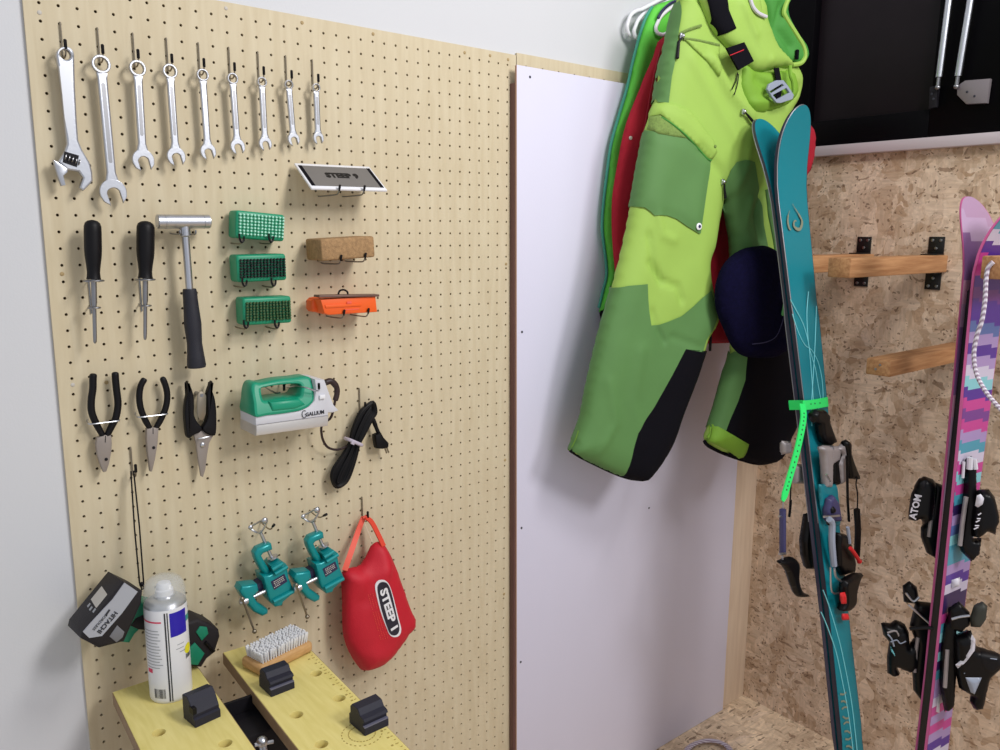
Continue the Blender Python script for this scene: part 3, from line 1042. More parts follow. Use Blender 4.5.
# ------------------------------------------------------------------ paired small hooks below blocks
cD = crop(210, 150, .2533)


def loophook(q, dfront, label, mtl='rubber'):
    """wire arm out of the board with an upturned end in front of the block"""
    p = B(q, dfront)
    x, z = p.x, p.z
    h = thing('block_hook', label, 'hook', (x, 0, z), 'small hooks under the blocks')
    make('arm', MB().tube(smooth_path([(x, .004, z - .010), (x, -.010, z - .011), (x, -dfront * .6, z - .011), (x, -dfront + .006, z - .0105), (x, -dfront, z - .008), (x, -dfront - .001, z - .003)], 4), .0013, 7), 'hookm', h)
    make('tip', MB().tube(smooth_path([(x - .0035, -dfront - .001, z + .006), (x - .004, -dfront - .002, z - .002), (x - .001, -dfront - .002, z - .008), (x + .003, -dfront - .001, z - .005), (x + .004, -dfront - .001, z + .002)], 4), .0017, 7), mtl, h)


def tiphook(q, dfront, label):
    p = B(q, dfront); x, z = p.x, p.z
    h = thing('block_hook', label, 'hook', (x, 0, z), 'small hooks under the blocks')
    make('arm', MB().tube(smooth_path([(x, .004, z - .012), (x, -.010, z - .013), (x, -dfront + .012, z - .012), (x, -dfront + .002, z - .009), (x, -dfront - .002, z - .004)], 4), .0013, 7), 'chrome_dark', h)
    make('tip_cap', MB().tube([(x, -dfront - .0015, z - .006), (x, -dfront - .003, z - .001), (x + .001, -dfront - .003, z + .004), (x + .001, -dfront - .003, z + .005)], [.0014, .0022, .0022, .001], 8), 'rubber', h)


def brush(quad, bq, nx, ny, label, bm, dfr, tuft_r, hooks):
    q = [B(cD(p), dfr) for p in quad]          # TL TR BR BL of the front face
    U = (q[1] - q[0] + q[2] - q[3]).normalized(); U.y = 0; U.normalize(); W = V((-U.z, 0, U.x))
    c = sum(q, V((0, 0, 0))) / 4
    w = ((q[1] - q[0]).length + (q[2] - q[3]).length) / 2; h = ((q[0] - q[3]).length + (q[1] - q[2]).length) / 2 * 1.05
    t = thing('bristle_brush', label, 'brush', (c.x, -dfr / 2, c.z - h / 2), 'green framed brushes')
    R = Matrix(((U.x, 0, W.x), (0, 1, 0), (U.z, 0, W.z)))
    dep = dfr - .006
    make('block', MB().box(c + V((0, dep / 2, 0)), (w, dep, h), R, .0045, 3), 'green_pl', t)
    b = [B(cD(p), dfr) for p in bq]
    mb = MB()
    for i in range(nx):
        for j in range(ny):
            s = (i + .5) / nx; r = (j + .5) / ny
            p = b[0] * (1 - s) * (1 - r) + b[1] * s * (1 - r) + b[2] * s * r + b[3] * (1 - s) * r
            p.y = -dfr
            mb.lathe([(tuft_r * .8, -.002), (tuft_r, .0035), (tuft_r * .8, .0050), (tuft_r * .2, .0053)], p, V((random.uniform(-.1, .1), -1, random.uniform(-.1, .1))), 6)
    make('bristles', mb, bm, t)
    for qh, lab in hooks:
        loophook(cD(qh), dfr + .005, lab)


brush(((103, 240), (297, 258), (293, 360), (103, 343)), ((110, 246), (294, 262), (290, 350), (110, 335)), 13, 7, 'green brush with pale bristle tufts, top of the three green brushes', 'bristle_w', .042, .0019,
      [((124, 345), 'left hook under the pale-bristled green brush'), ((240, 345), 'right hook under the pale-bristled green brush')])
brush(((106, 417), (300, 412), (304, 511), (108, 521)), ((113, 430), (297, 425), (298, 500), (115, 508)), 14, 7, 'green brush with dense black bristles, middle of the three green brushes', 'bristle_k', .042, .0023,
      [((135, 518), 'left hook under the black-bristled green brush'), ((250, 518), 'right hook under the black-bristled green brush')])
brush(((133, 588), (320, 578), (325, 680), (130, 691)), ((138, 600), (316, 592), (320, 668), (138, 678)), 14, 7, 'green brush with bronze bristles, lowest of the three green brushes', 'bristle_b', .042, .0025,
      [((141, 684), 'left hook under the bronze-bristled green brush'), ((263, 684), 'right hook under the bronze-bristled green brush')])

# --- cork block
dfr = .072
q = [B(cD(p), dfr) for p in ((440, 352), (651, 347), (651, 416), (440, 438))]
c = sum(q, V((0, 0, 0))) / 4
w = (q[1] - q[0]).length; h = ((q[0] - q[3]).length + (q[1] - q[2]).length) / 2 * 1.1
cb = MB().box(c + V((0, .031, 0)), (w, .062, h), Matrix.Rotation(math.radians(-3), 3, 'Y'), .004, 3)
tag(make('cork_block', cb, 'cork', loc=(c.x, -.04, c.z - h / 2)), 'brown cork waxing block resting on two hooks', 'block')
tiphook(cD(514, 424), dfr, 'left hook under the cork block')
tiphook(cD(610, 416), dfr, 'right hook under the cork block')

# --- orange edge tool
dfr = .066
ot = thing('edge_file_guide', 'orange plastic edge file guide with a brown metal file along its top', 'file guide', B(cD(550, 645), dfr * .7))
pf = [B(cD(p), dfr) for p in ((436, 590), (655, 577), (662, 640), (470, 652), (452, 645))]
make('body', MB().prism(pf, (0, .045, 0), .003, 2), 'orange', ot)
rb = [B(cD(p), dfr + .002) for p in ((455, 612), (600, 606), (598, 616), (457, 624))]
make('front_rib', MB().prism(rb, (0, .004, 0), .001), 'orange', ot)
kp = [B(cD(p), .040) for p in ((402, 596), (412, 586), (440, 580), (446, 640), (410, 640), (401, 628))]
make('end_knob', MB().prism(kp, (0, .022, 0), .005, 3), 'orange', ot)
fa = B(cD(428, 578), dfr + .001); fb = B(cD(666, 574), dfr + .001)
make('file', MB().box((fa + fb) / 2 + V((0, .008, 0)), ((fb - fa).length, .022, .0042), Matrix.Rotation(math.atan2(fa.z - fb.z, fb.x - fa.x), 3, 'Y'), .001), 'file', ot)
make('print', MB().text('____', .008, B(cD(545, 634), dfr + .0004), (1, 0, .03), (0, 0, 1), .0004).box(B(cD(550, 602), dfr + .002), (.009, .0006, .004)).box(B(cD(560, 629), dfr), (.03, .0012, .0016)), 'coral', ot)
make('clamp_loop', MB().tube(smooth_path([B(cD(506, 572), .05), B(cD(512, 556), .05), B(cD(528, 552), .05), B(cD(542, 560), .05), B(cD(544, 572), .05)], 4), .0018, 7), 'rubber', ot)
tiphook(cD(526, 640), dfr, 'left hook under the orange file guide')
tiphook(cD(622, 634), dfr, 'right hook under the orange file guide')

# --- slanted case with print
tl, tr = B(cD(338, 57), .012), B(cD(637, 71), .012)
bl_, br_ = B(cD(394, 156), .075), B(cD(690, 157), .075)
sc = thing('scraper_case', 'flat grey and white scraper case with dark lettering, slanting on two hooks', 'case', (tl + br_) / 2)
U = (tr - tl).normalized(); W = (tl - bl_); W = (W - U * W.dot(U)).normalized(); N = U.cross(W)
cc = (tl + tr + bl_ + br_) / 4; w = ((tr - tl).length + (br_ - bl_).length) / 2; h = (tl - bl_).length
R = Matrix((U, W, N)).transposed()
make('frame', MB().box(cc, (w, h, .004), R, .001), 'white', sc)
make('insert', MB().box(cc + N * .0021, (w * .955, h * .80, .0006), R), mat('grey_insert', (112, 108, 106), .5), sc)
for s in (-1, 1):
    kb = MB().box(cc + N * .0023 + U * (s * w * .453), (w * .045, h * .80, .0008), R)
    make('end_bar', kb, 'navy_cloth', sc)
make('lettering', MB().text('STEEP 9', .0195, cc + N * .0026 + U * .002 + W * (.03 * h), U, W, .0006, .0011), 'rubber', sc)
tiphook(cD(508, 148), .078, 'left hook under the lettered scraper case')
tiphook(cD(606, 150), .078, 'right hook under the lettered scraper case')

# ------------------------------------------------------------------ waxing iron
cF = crop(220, 360, .19)
DF = .092
ir = thing('waxing_iron', 'green and grey waxing iron hanging on a hook, its black cord bundled', 'iron', B(cF(380, 390), .06))
F = lambda x, y, dd=DF: B(cF(x, y), dd)
make('sole_plate', MB().prism([F(191, 346), F(574, 294), F(570, 348), F(191, 401)], (0, .070, 0), .003, 2), 'iron_m', ir)
body = [F(188, 297), F(300, 284), F(420, 268), F(470, 246), F(500, 215), F(507, 160), F(502, 102), F(556, 106), F(572, 150), F(604, 238), F(632, 268), F(600, 280), F(576, 280), F(575, 295), F(191, 347)]
make('shell', MB().prism([p + V((0, .002, 0)) for p in body], (0, .066, 0), .004, 2), 'iron_w', ir)


def rnd(pts, n=4):
    return [(p.x, p.y) for p in smooth_closed([V((a, b, 0)) for a, b in pts], n)]


O = F(340, 210)
loc2 = lambda pts: [((F(*p) - O).x, (F(*p) - O).z) for p in pts]
g_out = loc2(rnd([(186, 300), (183, 230), (182, 170), (192, 135), (215, 126), (245, 130), (330, 112), (420, 103), (462, 96), (490, 96), (502, 110), (506, 160), (500, 212), (470, 245), (420, 268), (330, 284), (250, 293)], 3))
g_in = loc2(rnd([(234, 160), (250, 152), (330, 138), (420, 132), (444, 140), (440, 170), (420, 200), (350, 205), (262, 218), (240, 216), (234, 200)], 3))
gm = MB().plate([g_out, g_in], O + V((0, .034, 0)), (1, 0, 0), (0, 0, 1), .072, .005)
zt = F(340, 110).z; zb = F(186, 300).z; ym = -DF + .036
for v in gm.v:
    k = min(1, max(0, (v.z - zb) / (zt - zb)))
    v.y = ym + (v.y - ym) * (1 - .50 * k ** 1.2)
make('handle', gm, 'iron_g', ir)
kn = MB().prism([F(264, 222, .095), F(420, 205, .095), F(455, 235, .095), F(400, 262, .095), F(275, 275, .095)], (0, .03, 0), .006, 3)
make('handle_saddle', kn, 'iron_g', ir)
make('button', MB().box(F(538, 194, DF), (.011, .004, .007), None, .001), 'white', ir)
lt = MB().text('GALLIUM', .0095, F(500, 281, DF - .0015), F(540, 274) - F(460, 287), (0, 0, 1), .0008, .0002, sx=.92)
cg = F(444, 285, DF - .0009)
lt.tube([cg + V((.0042 * math.cos(a), 0, .0065 * math.sin(a))) for a in [math.radians(t) for t in range(50, 335, 12)]], .0006, 6)
lt.tube([cg + V((.0042 * .87, 0, -.0032)), cg + V((.0042 * .87, 0, -.0002)), cg + V((.0012, 0, -.0002))], .0006, 6)
make('lettering', lt, 'ink', ir)
make('cord_sleeve', MB().tube(smooth_path([F(556, 118, .06), F(585, 112, .06), F(612, 140, .06), F(616, 175, .06), F(606, 214, .06)], 6), [.0058] * 12 + [.0052] * 12 + [.004], 10), 'cord_brown', ir)
make('lead', MB().tube(smooth_path([F(606, 212, .06), F(585, 300, .05), F(545, 330, .04), F(533, 360, .035), F(540, 415, .03), F(566, 458, .026), F(610, 472, .024), F(650, 462, .022), F(690, 440, .024)], 6), .0024, 8), 'cord_brown', ir)
bd = MB()
top = (788, 236); mid = (708, 436); bot = (625, 640)
mids = [(790, 262), (765, 300), (728, 380), (708, 436), (684, 500), (640, 590), (622, 640)]
half = [34, 38, 34, 26, 34, 48, 36]
for k in range(10):
    f = .12 + .88 * (k % 5) / 4
    dd = .016 + .0065 * (k // 5) + .004 * ((k * 7) % 3) / 2
    up_ = [(m_[0] - h_ * f * .95, m_[1] - h_ * f * .35) for m_, h_ in zip(mids, half)]
    dn_ = [(m_[0] + h_ * f * .95, m_[1] + h_ * f * .35) for m_, h_ in zip(mids, half)]
    e0 = (mids[0][0] + 16 * f, mids[0][1] - 38 * f - 4); e1 = (mids[-1][0] - 10 * f, mids[-1][1] + 28 * f + 2)
    bd.tube(smooth_closed([F(x, y, dd) for x, y in [e0] + dn_ + [e1] + up_[::-1]], 4), .0027, 7, True)
make('cord_bundle', bd, 'cord', ir)
ta = F(684, 420, .030); tb = F(738, 446, .030)
tm = MB().tube(smooth_closed([ta + V((-.002, .016, 0)), ta + V((-.001, -.004, 0)), (ta + tb) / 2 + V((0, -.008, 0)), tb + V((.001, -.004, 0)), tb + V((.001, .016, 0)), (ta + tb) / 2 + V((0, .018, 0))], 4), .0036, 8, True)
tm.box(F(700, 434, .038), (.008, .004, .008), Matrix.Rotation(.5, 3, 'Y'), .001)
make('cable_tie', tm, 'tie', ir)
pl = MB().tube(smooth_path([F(786, 270, .016), F(808, 318, .018), F(825, 362, .02), F(838, 394, .02)], 4), [.0036] * 4 + [.0045] * 3 + [.004] * 3 + [.0042] * 3, 9)
pl.prism([F(x, y, .030) for x, y in ((820, 396), (852, 384), (866, 410), (892, 438), (890, 462), (862, 470), (830, 468), (822, 430))], (0, .018, 0), .004, 2, True)
make('plug', pl, 'cord', ir)
make('plug_prong', MB().tube([F(878, 462, .024), F(888, 488, .024)], .0016, 6), 'hookm', ir)
make('plug_prong', MB().tube([F(868, 464, .017), F(877, 490, .017)], .0016, 6), 'hookm', ir)
hk = B(cF(730, 152), 0)
jhook(hk.x, hk.z, 'hook carrying the bundled black cord of the iron', drop=.040)
# hook with two prongs inside the iron's handle
ih = thing('double_prong_hook', 'wire hook with two prongs inside the iron handle', 'hook', B(cF(330, 140), 0), 'black-tipped steel hooks on the pegboard')
zz = F(340, 128, .05).z
x0_ = F(268, 160, .05).x
make('prong', MB().tube(smooth_path([(x0_, .004, zz + .004), (x0_, -.02, zz - .004), (x0_ + .002, -.045, zz - .009), (x0_ + .006, -.060, zz - .012), (x0_ + .010, -.066, zz - .010)], 4), .0015, 7), 'chrome_dark', ih)
q0 = F(352, 142, .03)
make('prong', MB().tube(smooth_path([(q0.x, .004, q0.z + .006), q0, F(405, 138, .070), F(452, 146, .097), F(490, 158, .0985), F(517, 162, .0985), F(521, 150, .0985)], 5), .0015, 7), 'chrome', ih)
make('tip_cap', MB().tube([F(521, 155, .0985), F(521, 150, .0985), F(520, 124, .0985), F(520, 121, .0985)], [.0016, .0024, .0024, .0012], 8), 'rubber', ih)
hcap = MB()
for xx in (F(340, 150, .045).x,):
    hcap.tube([(xx - .001, -.045, zz - .012), (xx - .001, -.046, zz + .004)], .0024, 8)
make('tip_cap', hcap, 'rubber', ih)

# ------------------------------------------------------------------ two small vises
cG = crop(230, 500, .18663)


def vise(label, hook_label, off, dz):
    G = lambda x, y, dd: B((cG(x, y)), dd) + off
    t = thing('table_vise', label, 'vise', G(240, 480, .045), 'small teal vises')
    frame = [(226, 236), (200, 240), (150, 262), (133, 290), (140, 322), (165, 372), (196, 410), (232, 405), (214, 372), (190, 335), (172, 300), (182, 288), (232, 268)]
    make('clamp_frame', MB().prism([G(x, y, .056) for x, y in frame], (0, .022, 0), .005, 3, True), 'vise', t)
    bodyo = [(178, 412), (214, 404), (240, 392), (226, 360), (270, 328), (284, 352), (304, 345), (310, 372), (318, 420), (345, 482), (338, 505), (288, 548), (282, 568), (244, 576), (216, 545), (206, 520), (194, 470)]
    make('body', MB().prism([G(x, y, .066) for x, y in bodyo], (0, .042, 0), .004, 3, True), 'vise', t)
    for a, b in (((226, 372), (280, 338)), ((240, 396), (306, 356)), ((232, 545), (340, 488))):
        make('jaw_ridge', MB().tube([G(a[0], a[1], .068), G(b[0], b[1], .068)], .0042, 8), 'vise', t)
    lp = [G(x, y, .0672) for x, y in ((220, 438), (292, 396), (308, 436), (238, 482))]
    lb = make('label_plate', MB().prism(lp, (0, .002, 0)), 'vise_lab', t)
    u = lp[1] - lp[0]; wv = lp[0] - lp[3]
    cc = sum(lp, V((0, 0, 0))) / 4 + V((0, -.0003, 0))
    tx = MB()
    for k, (ww, xo) in enumerate(((.74, 0), (.70, -.02), (.72, 0), (.4, -.12))):
        for j in range(6):
            if k == 3 and j > 3:
                continue
            tx.box(cc + wv * (.30 - .19 * k) + u * ((j - 2.5) * .125 + xo), (u.length * random.uniform(.06, .1), .0005, wv.length * .08), Matrix.Rotation(math.atan2(-u.z, u.x), 3, 'Y'))
    make('print', tx, 'pale_lab', lb)
    jaw = [(54, 492), (66, 464), (150, 454), (158, 490), (130, 516), (150, 552), (208, 590), (206, 612), (176, 626), (132, 604), (100, 566), (76, 530)]
    make('sliding_jaw', MB().prism([G(x, y, .070) for x, y in jaw], (0, .032, 0), .005, 3, True), 'vise', t)
    make('guide_block', MB().prism([G(x, y, .052) for x, y in ((140, 458), (196, 420), (206, 470), (160, 496))], (0, .022, 0), .002), 'vise_lab', t)
    make('spindle', MB().tube([G(62, 548, .060), G(215, 475, .056)], .0038, 10), 'chrome', t)
    hd = MB().tube([G(52, 552, .064), G(66, 546, .064), G(70, 544, .064), G(92, 534, .064)], [.0046, .0060, .0078, .0074], 12)
    hd.ball(G(66, 532, .066), .0055)
    make('spindle_head', hd, 'chrome', t)
    tb = MB().tube([G(66, 530, .070), G(130, 700, .072)], .0019, 8).ball(G(131, 704, .072), .0042).ball(G(65, 528, .070), .0038)
    make('tommy_bar', tb, 'hookm', t)
    make('clamp_screw', MB().tube([G(160, 165, .040), G(222, 306, .046)], .0030, 10).lathe([(.003, -.003), (.010, -.001), (.010, .002), (.003, .004)], G(228, 306, .046), G(228, 306, .046) - G(160, 165, .040), 14), 'chrome', t)
    th = MB().tube(smooth_closed([G(x, y, dd) for x, y, dd in ((108, 148, .030), (140, 172, .036), (168, 170, .046), (196, 122, .054), (180, 106, .052), (140, 126, .038))], 5), .0019, 7, True)
    th.ball(G(186, 110, .054), .0060, sc=(1, .7, 1)).ball(G(110, 146, .032), .0046, sc=(1, .7, 1))
    make('screw_handle', th, 'chrome', t)
    hp = G(212, 140, .0); p = G(232, 138, .052)
    h = thing('wall_hook', hook_label, 'hook', (hp.x, 0, hp.z), 'black-tipped steel hooks on the pegboard')
    a = V((p.x - .002, .004, p.z - .006)); b = V((p.x - .002, -.02, p.z - .010)); e = V((p.x - .003, -.045, p.z - .008))
    make('wire', MB().tube(smooth_path([a, b, e, p], 4), .0014, 7), 'hookm', h)
    make('tip_cap', MB().tube([p + (e - p) * .3, p, p + (p - e) * .35, p + (p - e) * .4], [.002, .0026, .0026, .0012], 8), 'rubber', h)


vise('teal table vise hanging by its clamp screw, above the wooden bristle brush', 'hook carrying the left teal vise', V((0, 0, 0)), 0)
vise('teal table vise hanging between the other vise and the red bag', 'hook carrying the teal vise next to the red bag', B((279 + 48, 590 - 14), .05) - B((279, 590), .05) + V((.001, -.008, 0)), 0)

# ------------------------------------------------------------------ red bag
cR = crop(330, 490, .2533)
SB = Sheet(B((372, 600), .045), (1, 0.02))
bag_out = [cR(p) for p in ((176, 208), (150, 250), (124, 296), (85, 306), (58, 318), (44, 345), (48, 440), (50, 560), (75, 640), (116, 702), (138, 711), (190, 696), (236, 660), (290, 592), (306, 566), (328, 542), (334, 505), (320, 476), (290, 390), (255, 292), (230, 240), (206, 208))]
bag = Soft(SB, bag_out, .030, .05, folds=[([cR(180, 215), cR(140, 320), cR(120, 420)], -.006, .012), ([cR(60, 330), cR(130, 330), cR(200, 300)], .005, .012), ([cR(90, 640), cR(200, 640)], .004, .015), ([cR(215, 250), cR(190, 340)], .004, .010), ([cR(60, 560), cR(90, 430)], -.003, .012)], wr=.0025, wrs=70, seed=3)
rbg = thing('drawstring_bag', 'red fabric pouch with a navy badge, hanging by an orange strap', 'bag', B(cR(190, 690), .045))
make('pouch', bag.solid(.008, .9), 'red_cloth', rbg, smooth=180)
bp = [cR(p) for p in ((178, 392), (184, 362), (205, 354), (224, 362), (240, 392), (268, 500), (280, 548), (272, 574), (252, 580), (236, 572), (224, 548), (196, 470))]
cenx = sum(p[0] for p in bp) / len(bp); ceny = sum(p[1] for p in bp) / len(bp)
bdg = make('badge_border', bag.patch(bp, .0012, .006, 3), 'white', rbg)
bdg2 = make('badge', bag.patch([(cenx + (p[0] - cenx) * .84, ceny + (p[1] - ceny) * .93) for p in bp], .0020, .006, 3), 'badge', rbg)
tu = bag.uvs(cR(210, 398)); tv = bag.uvs(cR(252, 545))
tdir = V((tv[0] - tu[0], tv[1] - tu[1], 0)); tl_ = tdir.length; tdir.normalize()
c = bpy.data.curves.new('tmp', 'FONT'); c.body = 'STEEP 1'; c.size = 1; c.offset = .045; c.align_x = 'CENTER'; c.align_y = 'CENTER'; c.resolution_u = 3
o = bpy.data.objects.new('tmp', c); me = o.to_mesh()
xs = [v.co.x for v in me.vertices]; ys = [v.co.y for v in me.vertices]
sx = tl_ * 1.08 / (max(xs) - min(xs)); sy = .0175 / (max(ys) - min(ys)); ymid = (max(ys) + min(ys)) / 2
cu = ((tu[0] + tv[0]) / 2, (tu[1] + tv[1]) / 2)
PP = np.array([(cu[0] + tdir.x * v.co.x * sx - tdir.y * (v.co.y - ymid) * sy, cu[1] + tdir.y * v.co.x * sx + tdir.x * (v.co.y - ymid) * sy) for v in me.vertices])
HH = bag.h(PP) + .0032
make('badge_lettering', MB().add([SB.at(p[0], p[1], x) for p, x in zip(PP, HH)], [tuple(p.vertices) for p in me.polygons]), 'white', bdg2)
o.to_mesh_clear(); bpy.data.objects.remove(o); bpy.data.curves.remove(c)
sp = MB()
for j in range(4):
    for k in range(26):
        if random.random() < .2:
            continue
        a = cR(150 + j * 9 + k * 1.95, 412 + k * 7.0 - j * 2); b = cR(150 + j * 9 + (k + .6) * 1.95, 412 + (k + .6) * 7.0 - j * 2)
        sp.tube([bag.on(a, .0006), bag.on(b, .0006)], .0005, 4)
make('small_print', sp, 'coral', rbg)
sd = lambda p, dd: B(cR(p), dd)
make('strap', MB().ribbon(smooth_path([sd((58, 318), .052), sd((78, 260), .036), sd((105, 180), .022), sd((132, 108), .018), sd((142, 108), .024)], 4), .0110, (1, 0, .35), .0022), 'coral', rbg)
make('strap', MB().ribbon(smooth_path([sd((142, 108), .024), sd((165, 128), .030), sd((190, 175), .042), sd((212, 222), .055)], 4), .0110, (1, 0, -.4), .0022), 'coral2', rbg)
make('draw_cord', MB().tube([sd((136, 132), .03), sd((168, 208), .05)], .0009, 6), 'post', rbg)
hk = B(cR(124, 30), 0)
jhook(hk.x, hk.z, 'hook holding the orange strap of the red bag', drop=.040)

# ------------------------------------------------------------------ cordless driver hanging by its strap
cV = crop(50, 560, .13333)
cW = crop(130, 570, .19342)
Dv = lambda x, y, dd: B(cV(x, y), dd)
dr = thing('cordless_driver', 'green and black cordless driver hanging by a strap, battery pack to the left', 'power tool', Dv(400, 640, .06))
BV = V((-.0034, .085, -.0105))
bat = [(552, 163), (700, 235), (688, 330), (560, 615), (372, 664), (236, 592), (245, 545)]
make('battery', MB().prism([Dv(x, y, .118) for x, y in bat], BV, .006, 3, True), 'drill_k', dr)
stk = [(560, 172), (658, 238), (540, 400), (390, 570), (295, 585), (248, 540), (300, 480), (470, 295)]
bl2 = make('battery_label', MB().prism([Dv(x, y, .1186) for x, y in stk], (0, .002, 0)), 'silver_lab', dr)
tdv = Dv(375, 530, .119) - Dv(480, 408, .119)
N = V((0, -1, 0)); up = N.cross(tdv)
tt = MB().text('HITACHI', .0095, Dv(430, 468, .1192), tdv, up, .0004, .0003)
tt.text('CORDLESS', .006, Dv(375, 465, .1192), tdv, up, .0004)
tt.box(Dv(432, 395, .1192), (.010, .0005, .0030), Matrix.Rotation(math.radians(-50), 3, 'Y'))
make('lettering', tt, 'ink', bl2)
# sticker on the underside of the pack (its upper left face)
e0 = Dv(552, 163, .118); e1 = Dv(245, 545, .118)
ed = (e1 - e0); bd_ = BV.normalized(); nrm = ed.cross(bd_).normalized()
if nrm.x > 0:
    nrm = -nrm
by_ = (bd_ - ed.normalized() * bd_.dot(ed.normalized())).normalized()
Rm = Matrix((ed.normalized(), by_, ed.normalized().cross(by_))).transposed()
make('pack_sticker', MB().box(e0 + ed * .42 + bd_ * .040 + nrm * .0003, (ed.length * .27, .040, .0008), Rm), 'pale_lab', dr)
ic = MB()
for k, (s, yy) in enumerate(((.62, .060), (.64, .044), (.63, .028))):
    ic.box(e0 + ed * s + bd_ * (yy - .008) + nrm * .0003, (.006, .006, .0007), Rm)
make('pack_icons', ic, 'ink_soft', dr)
make('latch_button', MB().prism([Dv(x, y, .119) for x, y in ((505, 488), (562, 540), (548, 582), (500, 622), (444, 576))], (0, .01, 0), .002), mat('latch_grey', (112, 112, 118), .55), dr)
hg = [(690, 318), (640, 372), (545, 470), (566, 545), (540, 622), (600, 628), (640, 560), (700, 500), (880, 560), (980, 520), (860, 360)]
make('grip_shell', MB().prism([Dv(x, y, .066) for x, y in hg], (0, .044, 0), .005, 2, True), 'drill_g', dr)
make('grip_rubber', MB().prism([Dv(x, y, .069) for x, y in ((600, 500), (640, 440), (700, 410), (860, 440), (900, 500), (760, 540), (660, 530))], (0, .048, 0), .006, 2, True), 'drill_k', dr)
Hv = lambda x, y, dd: B(cW(x, y), dd)
hb_ = [(240, 300), (300, 272), (352, 254), (420, 282), (462, 312), (468, 345), (440, 430), (400, 462), (372, 506), (320, 505), (240, 470)]
make('motor_housing', MB().prism([Hv(x, y, .068) for x, y in hb_], (0, .048, 0), .006, 3, True), 'drill_k', dr)
gp_ = MB().prism([Hv(x, y, .070) for x, y in ((342, 322), (362, 292), (398, 296), (406, 330), (372, 366))], (0, .006, 0), .001)
make('housing_inlay', gp_, 'drill_g', dr)
gp_ = MB().prism([Hv(x, y, .070) for x, y in ((290, 420), (336, 376), (386, 432), (352, 492), (300, 488))], (0, .006, 0), .001)
make('housing_inlay', gp_, 'drill_g', dr)
ct = MB().tube([Hv(390, 372, .070), Hv(436, 420, .070)], .0025, 8)
make('hammer_case_rim', ct, 'rubber', dr)
hk = B((130.2, 448), 0)
jhook(hk.x, hk.z, 'hook holding the strap of the cordless driver', drop=.040)
st = MB()
p0 = B((132.3, 472), .020); p1 = B((141.5, 582), .055)
for s in (-.0035, .0035):
    st.tube([p0 + V((s * .6, 0, .002)), p0.lerp(p1, .5) + V((s * 1.1, 0, 0)), p1 + V((s * .9, 0, 0)), p1 + V((s * .3, -.004, -.012))], .0013, 6)
st.ball(p1 + V((0, 0, -.004)), .004)
make('wrist_strap', st, 'rubber', dr)

# ================================================================== WORKBENCH
HB = 0.74
wb = thing('workbench', 'folding workbench with two yellow clamping boards full of round holes', 'workbench', (0.17, -0.35, 0))
ANG = math.radians(-2.6)
AX = V((math.sin(ANG), -math.cos(ANG), 0))       # along the boards, towards the camera
AS = V((math.cos(ANG), math.sin(ANG), 0))        # across


def bench_board(pl, pr, holes):
    a = onZ(pl[0], pl[1], HB); b = onZ(pr[0], pr[1], HB)
    O = a + V((0, 0, -.011))
    w = (b - a).dot(AS)
    back = max((a - O).dot(AX), 0)
    L = .62
    sk = (b - a).dot(AX)
    lp = [[(0, 0), (w, min(sk, .0)), (w, L), (0, L)]]
    for q in holes:
        p = onZ(q[0], q[1], HB) - O
        cx, cy = p.dot(AS), p.dot(AX)
        lp.append([(cx + .0098 * math.cos(k * math.pi / 10), cy + .0098 * math.sin(k * math.pi / 10)) for k in range(20)])
    m = MB().plate(lp, O, AS, AX, .022, .0008)
    return m, a, b, w


cX = crop(100, 650, .16)
cY = crop(220, 610, .2)
m, La, Lb, lw = bench_board((112.8, 692), (196, 664.5), [cX(367, 515), cX(783, 582)])
make('board', m, 'yellow', wb)
hole_r = [cY(480, 316), cY(597, 440), cY(383, 523), cY(507, 670)]
rbk = onZ(223, 652.5, HB)
rr_ = onZ(313, 652, HB)
w_r = (rr_ - rbk).dot(AS)
O = rbk + V((0, 0, -.011)); lp = [[(0, 0), (w_r, 0), (w_r, .62), (0, .62)]]
for q in hole_r:
    p = onZ(q[0], q[1], HB) - O
    lp.append([(p.dot(AS) + .0098 * math.cos(k * math.pi / 10), p.dot(AX) + .0098 * math.sin(k * math.pi / 10)) for k in range(20)])
make('board', MB().plate(lp, O, AS, AX, .022, .0008), 'yellow', wb)
for o_, ww in ((La, lw), (rbk, w_r)):
    eg = MB()
    c0 = o_ + AX * .31 + V((0, 0, -.0115))
    Rz = Matrix((AS, AX, V((0, 0, 1)))).transposed()
    eg.box(c0 - AS * .0004, (.0012, .618, .0205), Rz)
    eg.box(c0 + AS * (ww + .0004), (.0012, .618, .0205), Rz)
    eg.box(o_ + AS * (ww / 2) + V((0, 0, -.018)) + AX * .31, (ww - .004, .6, .010), Rz)
    make('board_edge', eg, 'yellow_edge', wb)
tk = MB()
for k in range(58):
    y = .012 + k * .010
    ln = .010 if k % 5 == 0 else .006
    p = rbk + AS * (w_r - .003 - ln / 2) + AX * y + V((0, 0, .0002))
    tk.box(p, (ln * .5, .0016, .0005), Matrix((AS, AX, V((0, 0, 1)))).transposed())
    if k % 2 == 0:
        tk.box(p - AS * (ln * .5 + .003), (.0035, .003, .0005), Matrix((AS, AX, V((0, 0, 1)))).transposed())
pc = onZ(*cY(710, 618), HB) + V((0, 0, .0003))
for r_ in (.020, .030):
    for k in range(26):
        an = 2 * math.pi * k / 26
        tk.box(pc + V((r_ * math.cos(an), r_ * math.sin(an), 0)), (.0016, .003, .0004), Matrix.Rotation(an, 3, 'Z'))
make('printed_scale', tk, mat('olive_scale_print', (168, 146, 74), .6), wb)
Rz = Matrix((AS, AX, V((0, 0, 1)))).transposed()
